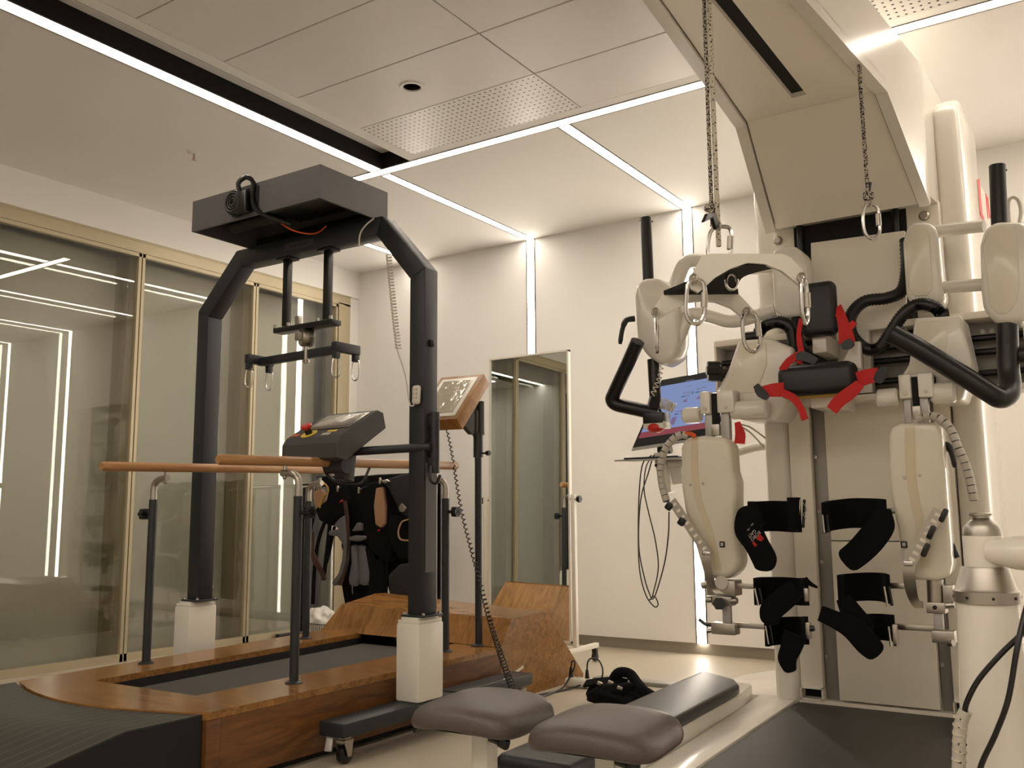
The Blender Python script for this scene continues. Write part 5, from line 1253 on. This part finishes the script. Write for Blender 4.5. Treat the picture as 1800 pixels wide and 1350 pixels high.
part('parallel_tube', B().tube([(-1.743, 4.020, 1.971), (-1.715, 4.030, 2.053), (-1.686, 4.050, 2.125), (-1.634, 4.070, 2.138), (-1.519, 4.100, 2.099), (-1.281, 4.130, 2.063)], .034, 16, smooth=6), 'white_gloss', t)
part('parallel_tube', B().tube([(-1.746, 4.020, 1.710), (-1.701, 4.030, 1.803), (-1.664, 4.050, 1.878), (-1.587, 4.070, 1.861), (-1.475, 4.100, 1.828), (-1.290, 4.130, 1.863)], .030, 16, smooth=6), 'white_gloss', t)
part('parallel_tube', B().tube([(-0.603, 4.120, 2.109), (-0.407, 4.080, 2.088)], .026, 16), 'white_gloss', t)
part('parallel_tube', B().tube([(-0.606, 4.120, 1.867), (-0.424, 4.080, 1.847)], .026, 16), 'white_gloss', t)
fL = cream_prism('front_housing', [(-1.924, 3.970, 1.987), (-1.911, 3.970, 2.046), (-1.865, 3.970, 2.068), (-1.782, 3.970, 2.058), (-1.714, 3.970, 1.999), (-1.699, 3.970, 1.928), (-1.703, 3.970, 1.739), (-1.726, 3.970, 1.666), (-1.796, 3.970, 1.635), (-1.867, 3.970, 1.689), (-1.916, 3.970, 1.762)], .16, .03)
fR = cream_prism('front_housing', [(-0.417, 3.970, 1.984), (-0.397, 3.970, 2.046), (-0.355, 3.970, 2.070), (-0.268, 3.970, 2.054), (-0.227, 3.970, 2.010), (-0.222, 3.970, 1.929), (-0.242, 3.970, 1.710), (-0.288, 3.970, 1.658), (-0.380, 3.970, 1.665), (-0.423, 3.970, 1.722), (-0.426, 3.970, 1.802)], .16, .03)
part('housing_face', B().prism([(-0.405, 3.965, 1.981), (-0.383, 3.965, 2.033), (-0.352, 3.965, 2.050), (-0.307, 3.965, 2.040), (-0.285, 3.965, 2.001), (-0.290, 3.965, 1.804), (-0.309, 3.965, 1.729), (-0.342, 3.965, 1.695), (-0.377, 3.965, 1.700), (-0.402, 3.965, 1.741)], (0, .02, 0), .008, 2), 'ivory', fR)
ul = part('upper_grip', B().cyl((-1.884, 4.050, 2.393), (-1.879, 4.050, 2.067), .0275, None, 22, bev=.003), 'black', fL)
for p in ((-1.915, 4.050, 2.381), (-1.851, 4.050, 2.364)): part('grip_peg', B().cyl(p, add(p, .004, -.004, 0), .004, None, 8), 'black', ul)
ur = part('upper_grip', B().cyl((-0.340, 4.050, 2.320), (-0.349, 4.050, 2.074), .031, None, 22, bev=.003), 'black', fR)
for p in ((-0.369, 4.050, 2.317), (-0.313, 4.050, 2.291)): part('grip_peg', B().cyl(p, add(p, .005, -.005, 0), .004, None, 8), 'black', ur)
lever(fL, [(-1.919, 3.970, 1.874), (-1.954, 3.950, 1.866), (-1.977, 3.950, 1.822), (-1.991, 3.950, 1.754)], .015, .008)
part('lower_tube', B().cyl((-1.853, 4.020, 1.675), (-1.847, 4.020, 1.488), .028, None, 20).cyl((-1.847, 4.020, 1.488), (-1.848, 4.000, 1.426), .029, .038, 20), 'black', fL)
gr = part('bent_grip', B().tube([(-1.854, 3.860, 1.739), (-1.929, 3.900, 1.644), (-2.027, 3.950, 1.522), (-2.046, 3.960, 1.489), (-2.027, 3.970, 1.466), (-1.954, 3.980, 1.445), (-1.823, 4.000, 1.411)], .033, 18, smooth=6), 'black', fL)
blk('switch_box', (-1.883, 3.960, 1.414), (-1.783, 3.960, 1.363), 3.95, 4.04, 'black', fL)
blk('switch_base', (-1.884, 3.960, 1.372), (-1.781, 3.960, 1.339), 3.955, 4.04, 'cream', fL)
part('call_button', B().ball((-1.832, 3.985, 1.344), .042, (1, 1, .62)), 'red', fL, 'red dome button under the left arm rest')
part('tangled_cord', B().coil([(-1.788, 3.980, 1.641), (-1.804, 3.970, 1.566), (-1.836, 3.960, 1.495)], .010, .0028, 7, 5, 10), 'white_cable', fL)
part('tangled_cord', B().coil([(-1.794, 3.980, 1.459), (-1.761, 3.980, 1.440), (-1.737, 3.990, 1.429)], .022, .0035, 6, 5, 10), 'white_cable', fL)
part('lower_tube', B().tube([(-0.348, 4.020, 1.688), (-0.357, 4.020, 1.509), (-0.354, 4.000, 1.426), (-0.361, 3.970, 1.384), (-0.386, 3.940, 1.370), (-0.414, 3.920, 1.388), (-0.508, 3.900, 1.466), (-0.639, 3.870, 1.571), (-0.740, 3.850, 1.645)], .039, 20, smooth=6), 'black', fR)
part('tube_clamp', B().cyl((-0.322, 4.050, 1.545), (-0.246, 4.050, 1.538), .036, None, 18), 'black', fR)
part('side_knob', B().cyl((-0.286, 3.990, 1.881), (-0.244, 3.990, 1.874), .016, None, 14), 'black', fR)
part('hook_handle', B().tube([(-0.320, 4.120, 2.075), (-0.319, 4.120, 2.170), (-0.301, 4.120, 2.197), (-0.282, 4.120, 2.182), (-0.275, 4.120, 2.133), (-0.285, 4.120, 2.088)], .008, 10, smooth=5), 'cream', fR)

# ---- back pads with red straps
pd = part('back_pad', B().box(((-1.123, 3.960, 1.686)[0], 3.93, (-1.123, 3.960, 1.686)[2]), ((-0.973, 3.960, 1.927)[0], 4.0, (-0.973, 3.960, 1.922)[2]), .030, 4), 'pad', t, 'upright black back pad', angle=60)
part('pad_arm', B().box((-1.09, 3.98, 1.62), (-1.03, 4.22, 1.70), .006), 'white_gloss', pd)
part('pad_strap', B().tube([(-1.134, 3.950, 1.698), (-1.130, 3.950, 1.623), (-1.140, 3.950, 1.575)], .012, 8), 'red_web', pd)
lp = part('lumbar_pad', B().box(((-1.209, 3.900, 1.440)[0], 3.84, (-1.050, 3.900, 1.423)[2]), ((-0.891, 3.900, 1.416)[0], 3.94, (-1.043, 3.900, 1.559)[2]), .035, 4), 'pad', t, 'cylindrical black lumbar pad', angle=60)
part('pad_lining', B().box(((-1.207, 3.910, 1.446)[0], 3.85, (-1.053, 3.910, 1.420)[2]), ((-0.897, 3.910, 1.417)[0], 3.95, (-1.047, 3.910, 1.537)[2]), .03, 3), 'yellow_side', lp)
part('lumbar_bracket', B().box((-1.10, 3.94, 1.38), (-.98, 4.22, 1.46), .008), 'white_gloss', lp)
part('lumbar_bracket', B().prism([(-0.980, 4.000, 1.566), (-0.923, 4.000, 1.658), (-0.896, 4.000, 1.655), (-0.898, 4.000, 1.539)], (0, .05, 0), .004), 'white_gloss', lp)
def red(pts, hw, parent, k=5): return part('red_strap', flat_strap(pts, hw, .005, k, False), 'red_web', parent)
red([(-1.177, 3.840, 1.456), (-1.222, 3.830, 1.456), (-1.266, 3.830, 1.454)], [.030, .028, .022], lp)
red([(-1.182, 3.830, 1.443), (-1.133, 3.820, 1.414), (-1.105, 3.820, 1.370), (-1.091, 3.820, 1.322)], [.016, .016, .014, .014], lp)
red([(-0.878, 3.840, 1.471), (-0.838, 3.830, 1.480), (-0.794, 3.830, 1.485)], [.032, .030, .028], lp)
red([(-0.868, 3.830, 1.453), (-0.905, 3.820, 1.420), (-0.951, 3.820, 1.389), (-0.982, 3.820, 1.354)], [.020, .026, .026, .024], lp)
red([(-1.186, 3.850, 1.537), (-1.148, 3.840, 1.576), (-1.099, 3.840, 1.595), (-1.081, 3.840, 1.574)], [.016, .015, .018, .012], lp)
red([(-1.112, 3.920, 1.765), (-1.127, 3.920, 1.693), (-1.112, 3.900, 1.602)], [.010, .010, .014], pd)
red([(-0.975, 3.960, 1.804), (-0.950, 3.940, 1.749), (-0.935, 3.930, 1.673), (-0.933, 3.930, 1.641)], [.022, .020, .030, .034], pd)
red([(-0.941, 3.930, 1.702), (-0.915, 3.930, 1.709), (-0.900, 3.940, 1.728)], [.016, .014, .012], pd)
red([(-1.414, 3.920, 1.340), (-1.403, 3.920, 1.289), (-1.408, 3.920, 1.245)], [.012, .022, .024], hl)
for pts in ([(-1.292, 3.830, 1.483), (-1.272, 3.830, 1.450), (-1.243, 3.830, 1.424)], [(-0.769, 3.830, 1.512), (-0.788, 3.830, 1.480), (-0.805, 3.830, 1.454)], [(-0.952, 3.920, 1.625), (-0.928, 3.920, 1.632), (-0.907, 3.920, 1.644)], [(-1.116, 3.830, 1.586), (-1.087, 3.830, 1.588), (-1.033, 3.830, 1.559)]):
    part('strap_buckle', flat_strap(pts, [.012, .020, .014], .016, 4), 'black', lp)
# ---- black corrugated hoses
def hose(pts, r, parent):
    path = catmull([Vector(p) for p in pts], 14)
    part('corrugated_hose', B().tube(path, r, 10, radii=[r if i % 2 else r * .86 for i in range(len(path))]), 'black', parent, angle=80)
hose([(-1.338, 4.020, 1.740), (-1.303, 4.020, 1.775), (-1.238, 4.020, 1.783), (-1.192, 4.030, 1.748), (-1.184, 4.040, 1.667), (-1.197, 4.060, 1.595)], .030, hl)
hose([(-1.178, 4.100, 1.804), (-1.189, 4.080, 1.725), (-1.152, 4.060, 1.641), (-1.105, 4.060, 1.586)], .034, hl)
hose([(-0.729, 4.220, 2.124), (-0.731, 4.210, 1.994), (-0.750, 4.180, 1.890), (-0.806, 4.150, 1.857), (-0.894, 4.120, 1.848), (-0.945, 4.080, 1.785), (-0.943, 4.060, 1.699), (-0.890, 4.050, 1.632), (-0.833, 4.050, 1.626), (-0.780, 4.040, 1.687), (-0.725, 4.030, 1.755), (-0.664, 4.030, 1.788), (-0.607, 4.030, 1.769), (-0.582, 4.040, 1.739)], .028, hr_)
part('hose_socket', B().cyl((-0.604, 4.040, 1.732), (-0.557, 4.050, 1.735), .026, None, 14).cyl((-1.391, 4.020, 1.733), (-1.333, 4.020, 1.732), .022, None, 14), 'black', t)
for p in ([(-1.468, 4.100, 1.349), (-1.433, 4.150, 1.333), (-1.418, 4.300, 1.294)], [(-1.474, 4.100, 1.342), (-1.439, 4.150, 1.312), (-1.429, 4.300, 1.254)]): part('sensor_lead', B().tube(p, .004, 6, smooth=5), 'white_cable', hl)

# ================================================================== LIFTING ROPE, HANGER, SPARE ROPE
rx, ry = -.965, 2.58
t = thing('lifting_rope', 'speckled lifting rope hanging from the boom above the white hanger', 'rope', (rx, ry, 1.75))
part('rope_strand', B().tube([(rx, ry, 1.735), (rx, ry, 2.594)], .0075, 10), 'rope', t)
part('rope_return', B().tube([(rx - .018, ry, 1.80), (rx - .016, ry, 2.594)], .006, 10), 'rope_dark', t)
part('rope_clutch', B().prism([(-0.968, 2.448, 1.773), (-0.968, 2.481, 1.809), (-0.968, 2.545, 1.830), (-0.968, 2.561, 1.806), (-0.968, 2.572, 1.785), (-0.968, 2.544, 1.778), (-0.968, 2.520, 1.806)], (.012, 0, 0), .003), 'black', t, 'black lever of the rope clutch')
part('knot', B().ball((rx - .022, ry, 1.858), .016, (1.2, 1, .8), .3, 3, 1.0).tube([(rx - .02, ry, 1.86), (rx - .014, ry, 1.83), (rx - .006, ry, 1.79)], .009, 8), 'rope_dark', t)
t = thing('suspension_hanger', 'white arched suspension hanger with black saddle and four steel carabiners', 'hanger', (-.965, 2.62, 1.6)); HG = t
p1 = [(-0.968, 2.358, 1.595), (-0.937, 2.378, 1.657), (-0.917, 2.391, 1.661), (-0.753, 2.500, 1.659), (-0.734, 2.513, 1.649), (-0.698, 2.537, 1.595), (-0.701, 2.534, 1.571), (-0.716, 2.525, 1.568), (-0.755, 2.499, 1.610), (-0.793, 2.473, 1.630), (-0.833, 2.447, 1.634), (-0.873, 2.421, 1.619), (-0.909, 2.397, 1.594), (-0.936, 2.379, 1.565), (-0.950, 2.370, 1.551), (-0.965, 2.359, 1.561)]
p2 = [(-1.214, 2.627, 1.576), (-1.179, 2.649, 1.633), (-1.158, 2.663, 1.642), (-1.002, 2.767, 1.640), (-0.979, 2.782, 1.629), (-0.940, 2.808, 1.575), (-0.944, 2.805, 1.548), (-0.961, 2.794, 1.545), (-1.003, 2.766, 1.587), (-1.042, 2.740, 1.606), (-1.081, 2.714, 1.610), (-1.122, 2.687, 1.603), (-1.154, 2.666, 1.581), (-1.190, 2.642, 1.554), (-1.206, 2.632, 1.540)]
HF = Vector((-.552, .834, 0)); HR = Vector((.834, .552, 0))
part('arch_plate', B().prism(p1, HF * .014), 'cream', t, smooth=False)
part('arch_plate', B().prism(p2, HF * .014), 'cream', t, smooth=False)
s1, s2 = Vector((-0.829, 2.450, 1.634)), Vector((-1.080, 2.715, 1.637))
path = [s1.lerp(s2, k) + Vector((0, 0, dz)) for k, dz in ((0.02, 0), (.2, .006), (.5, .012), (.8, .006), (1.0, 0))]
part('saddle', B().ribbon(path, [tuple(HR * k) for k in (.115, .085, .060, .085, .118)], .014, 5), 'black_matte', t, 'black saddle joining the two plates')
sc = s1.lerp(s2, .35)
part('saddle_ring', B().tube([sc + HR * (.016 * math.cos(a * PI / 8)) + Vector((0, 0, -.022 + .024 * math.sin(a * PI / 8))) for a in range(16)], .006, 8, closed=True), 'chrome', t)
def cara(top, L_, W_, ang, tilt, nm='carabiner'):
    b = B(); pts = carabiner(b, top, L_, W_, .0062, ang, tilt)
    o_ = part(nm, b, 'chrome', HG)
    a, c_ = Vector(pts[2]), Vector(pts[4])
    m0 = a.lerp(c_, .2); m1 = a.lerp(c_, .7)
    part('lock_sleeve', B().cyl(m0, m1, .0095, None, 14), 'steel', o_)
    part('eye_ring', B().tube([(top[0] + .011 * math.cos(k * PI / 6), top[1] - .004, top[2] + .003 + .011 * math.sin(k * PI / 6)) for k in range(12)], .004, 6, closed=True), 'steel', o_)
cara((-0.955, 2.354, 1.584), .122, .054, .45, 0.0); cara((-0.706, 2.519, 1.585), .122, .050, 1.5, 0.05)
cara((-1.196, 2.626, 1.570), .122, .046, 1.9, 0.0); cara((-0.957, 2.785, 1.568), .122, .054, .55, 0.12)
tp = (rx, ry, 1.795)
cara(tp, .115, .075, .1, 0.0, 'lifting_carabiner')
t = thing('spare_rope', 'braided rope with a steel carabiner hanging over the right side of the boom', 'rope', (-0.700, 3.319, 1.854))
q0, q1 = (-0.700, 3.363, 2.571), (-0.700, 3.383, 2.069)
part('rope_strand', B().tube([(-.735, q0[1], 2.875), (-.712, q0[1], 2.872), (-.700, q0[1], 2.84), (-.699, q0[1], 2.7), (-.70, q1[1], q1[2])], .0075, 10, smooth=4), 'rope_dark', t)
part('knot', B().ball(q1, .018, (1, .9, 1.2), .35, 3, 4.0), 'rope_dark', t)
part('rope_tail', B().cyl(q1, add(q1, .010, 0, .05), .006, None, 8), 'black', t)
HG = t
cara(add(q1, 0, 0, -.03), .125, .062, .6, 0.06)

# ================================================================== MONITOR BEHIND THE LEG BRACE
MYY = 4.62
t = thing('patient_monitor', 'tilted flat monitor with a blue chart screen hanging left of the robot tower', 'monitor', (-1.989, 4.620, 1.283))
mc = [(-2.258, 4.600, 1.303), (-2.082, 4.620, 1.665), (-1.713, 4.660, 1.686), (-1.851, 4.640, 1.344)]
mc = [Vector(p) for p in mc]
ex_ = (mc[3] - mc[0]); ey_ = (mc[1] - mc[0])
w_ = 0.52; h_ = ey_.length
e1 = ex_.normalized(); e2 = (ey_ - e1 * ey_.dot(e1)).normalized(); e3 = e1.cross(e2).normalized()
o0 = mc[0]
def mq(u, v, d_=0.0):
    """bilinear point on the screen face"""
    return o0 + ex_ * 1.12 * u + ey_ * v - Vector((0, 1, 0)) * d_
def quad(u0, v0, u1, v1, d_, th): return B().prism([mq(u0, v0, d_), mq(u1, v0, d_), mq(u1, v1, d_), mq(u0, v1, d_)], (0, th, 0))
body = part('bezel', quad(0, 0, 1, 1, 0, .03), 'black', t, smooth=False)
part('lower_lip', quad(.0, -.045, 1.0, .0, 0, .03), 'alu', t, smooth=False)
part('screen', quad(.03, .14, .97, .90, .002, .003), 'screen_blue', body, 'lit blue chart screen', smooth=False)
part('screen_bar', quad(.03, .13, .97, .22, .003, .002), 'screen_red', body, smooth=False)
for (u, v, du, dv, m_) in ((.36, .74, .05, .018, 'screen_grey'), (.42, .74, .05, .018, 'screen_grey'), (.36, .69, .05, .018, 'screen_teal'), (.42, .69, .05, .018, 'screen_grey'), (.52, .77, .05, .018, 'screen_grey'), (.58, .78, .05, .018, 'screen_grey'), (.52, .72, .05, .018, 'screen_teal'), (.58, .72, .05, .018, 'screen_grey'),
                       (.48, .71, .015, .04, 'screen_teal'), (.37, .47, .05, .018, 'screen_grey'), (.43, .47, .04, .018, 'screen_violet'), (.37, .43, .05, .018, 'screen_teal'), (.43, .43, .04, .018, 'screen_grey'), (.50, .44, .015, .04, 'screen_teal'), (.33, .93, .10, .008, 'screen_grey'), (.55, .86, .30, .008, 'screen_grey'), (.36, .84, .08, .008, 'screen_grey')):
    part('chart_mark', quad(u, v - .02, u + du, v + dv - .02, .003, .002), m_, body, smooth=False)
for poly, m_ in (([(.56, .60), (.66, .60), (.61, .68)], 'screen_violet'), ([(.36, .28), (.42, .26), (.42, .38), (.36, .38)], 'screen_violet'), ([(.52, .30), (.56, .27), (.60, .30), (.60, .38), (.53, .38)], 'screen_violet'), ([(.40, .60), (.46, .58), (.45, .64)], 'screen_violet')):
    part('chart_mark', B().prism([mq(u, v, .003) for u, v in poly], (0, .002, 0)), m_, body, smooth=False)
vm = (-2.024, 4.660, 1.256)
ar_ = B().prism([(-2.150, 4.630, 1.269), (-2.089, 4.630, 1.279), (-2.051, 4.630, 1.058), (-2.117, 4.630, 1.050)], (0, .05, 0), .004)
ar_.prism([(-2.080, 4.650, 1.221), (-2.001, 4.650, 1.218), (-1.992, 4.650, 1.102), (-2.051, 4.650, 1.098)], (0, .01, 0), .002)
st = part('stand_plate', ar_, 'cream', t)
for p in ((-2.139, 4.625, 1.240), (-2.130, 4.625, 1.203), (-2.111, 4.625, 1.154), (-2.099, 4.625, 1.110)): part('plate_bolt', B().cyl(p, add(p, 0, -.006, 0), .009, None, 10), 'black', st)
part('tilt_joint', B().cyl((-2.125, 4.650, 1.284), (-2.052, 4.650, 1.287), .022, None, 14), 'black', t)
part('support_arm', B().tube([(-2.075, 4.660, 1.212), (-1.872, 4.680, 1.214), (-1.60, 4.68, 1.28), (-1.44, 4.66, 1.28)], .022, 12, smooth=4), 'cream', t)
tray = thing('keyboard_tray', 'thin keyboard tray seen edge on below the monitor', 'tray', (-2.150, 4.500, 1.229))
a, b_ = (-2.319, 4.500, 1.226), (-1.936, 4.500, 1.227)
part('tray_board', B().prism([(a[0], 4.50, a[2]), (b_[0] + .02, 4.50, a[2]), (b_[0] + .02, 4.66, a[2] + .004), (a[0] + .05, 4.66, a[2] + .004)], (0, 0, .008)), 'alu', tray, smooth=False)
part('keyboard', B().box((a[0] + .05, 4.51, a[2] + .009), (b_[0] - .02, 4.60, a[2] + .018), .003), 'black', tray)
cbl = thing('cable_bundle', 'thin black cables hanging in long loops below the monitor', 'cables', (-2.157, 4.550, 0.480))
for pts in ([(-2.153, 4.620, 1.259), (-2.189, 4.580, 1.213), (-2.199, 4.550, 1.075), (-2.212, 4.550, 0.864), (-2.211, 4.550, 0.655), (-2.179, 4.550, 0.523), (-2.132, 4.550, 0.463), (-2.109, 4.550, 0.476), (-2.130, 4.550, 0.516), (-2.163, 4.550, 0.491)],
            [(-2.139, 4.620, 1.259), (-2.179, 4.600, 1.198), (-2.186, 4.580, 1.075), (-2.159, 4.570, 0.953), (-2.124, 4.570, 0.804), (-2.112, 4.570, 0.656), (-2.153, 4.570, 0.502)],
            [(-2.146, 4.620, 1.253), (-2.166, 4.600, 1.167), (-2.208, 4.580, 1.015), (-2.221, 4.570, 0.773), (-2.190, 4.570, 0.595), (-2.159, 4.570, 0.507)],
            [(-1.875, 4.200, 0.952), (-1.927, 4.300, 0.841), (-1.998, 4.400, 0.696), (-2.100, 4.500, 0.527), (-2.153, 4.550, 0.497)]):
    part('cable', B().tube(pts, .0035, 6, smooth=8), 'black', cbl)

# ================================================================== COLLABORATIVE ARM AT THE LOWER RIGHT
cx_, cy_ = -.258, 2.10
t = thing('cobot_arm', 'small white robot arm on a white pedestal at the lower right', 'robot arm', (cx_, cy_, 0))
part('pedestal', B().lathe([(0, 0), (.115, 0), (.115, .02), (.074, .03), (.070, .40), (.0565, .755), (.0565, .768), (0, .768)], (cx_, cy_, 0), 40), 'white_gloss', t)
part('collar', B().lathe([(.057, .766), (.061, .768), (.061, .790), (.056, .795), (.044, .835), (.042, .838), (0, .838)], (cx_, cy_, 0), 40), 'steel', t, 'brushed metal collar')
for k in range(8): part('collar_screw', B().cyl((cx_ + .0605 * math.cos(k * PI / 4 + .3), cy_ + .0605 * math.sin(k * PI / 4 + .3), .779), (cx_ + .0625 * math.cos(k * PI / 4 + .3), cy_ + .0625 * math.sin(k * PI / 4 + .3), .779), .003, None, 8), 'black', t)
part('joint_body', B().lathe([(0, .836), (.037, .836), (.037, .898), (.035, .90), (0, .90)], (cx_, cy_, 0), 36), 'white_gloss', t)
part('joint_cap', B().lathe([(.0365, .898), (.036, .902), (.034, .915), (.027, .926), (.018, .932), (.0155, .934), (.0155, .938), (.021, .939), (.021, .943), (.018, .945), (0, .945)], (cx_, cy_, 0), 36), 'steel', t, 'domed metal cap')
ax = Vector((.95, -.30, -.02)).normalized()
c0 = Vector((cx_ + .012, cy_ - .02, .868)); 
part('arm_link', B().tube([c0, c0 + ax * .05, c0 + ax * .10, c0 + ax * .34], .034, 24, radii=[.022, .032, .034, .034]), 'white_gloss', t)
part('elbow_joint', B().cyl(c0 + ax * .34 + Vector((0, 0, -.05)), c0 + ax * .34 + Vector((0, 0, .05)), .042, None, 28, bev=.006), 'white_gloss', t)
part('arm_cable', B().tube([(-0.157, 2.000, 0.769), (-0.187, 1.990, 0.727), (-0.227, 1.980, 0.685), (-0.268, 1.980, 0.635), (-0.291, 1.980, 0.592), (-0.297, 1.985, 0.568)], .0052, 10, smooth=6), 'black', t)
part('arm_cable', B().tube([(-0.179, 2.010, 0.777), (-0.190, 1.990, 0.737), (-0.201, 1.970, 0.688), (-0.219, 1.960, 0.607), (-0.244, 1.960, 0.544), (-0.275, 1.965, 0.477), (-0.287, 1.970, 0.407)], .0052, 10, smooth=6), 'black', t)
cs_ = (-0.307, 1.985, 0.517)
sl = part('cable_gland', B().tube([(-0.295, 1.985, 0.575), (-0.304, 1.985, 0.553), (-0.309, 1.985, 0.522), (-0.315, 1.985, 0.459)], .012, 14, smooth=5), 'sleeve', t, 'pale corrugated cable sleeve')
for py in range(6):
    p = ((-0.305, 1.985, 0.561), (-0.307, 1.985, 0.547), (-0.309, 1.985, 0.532), (-0.310, 1.985, 0.516), (-0.311, 1.985, 0.501), (-0.313, 1.985, 0.484))[py]
    part('gland_ring', B().cyl(add(p, 0, 0, -.002), add(p, .001, 0, .002), .0132, None, 16), 'rope', sl)
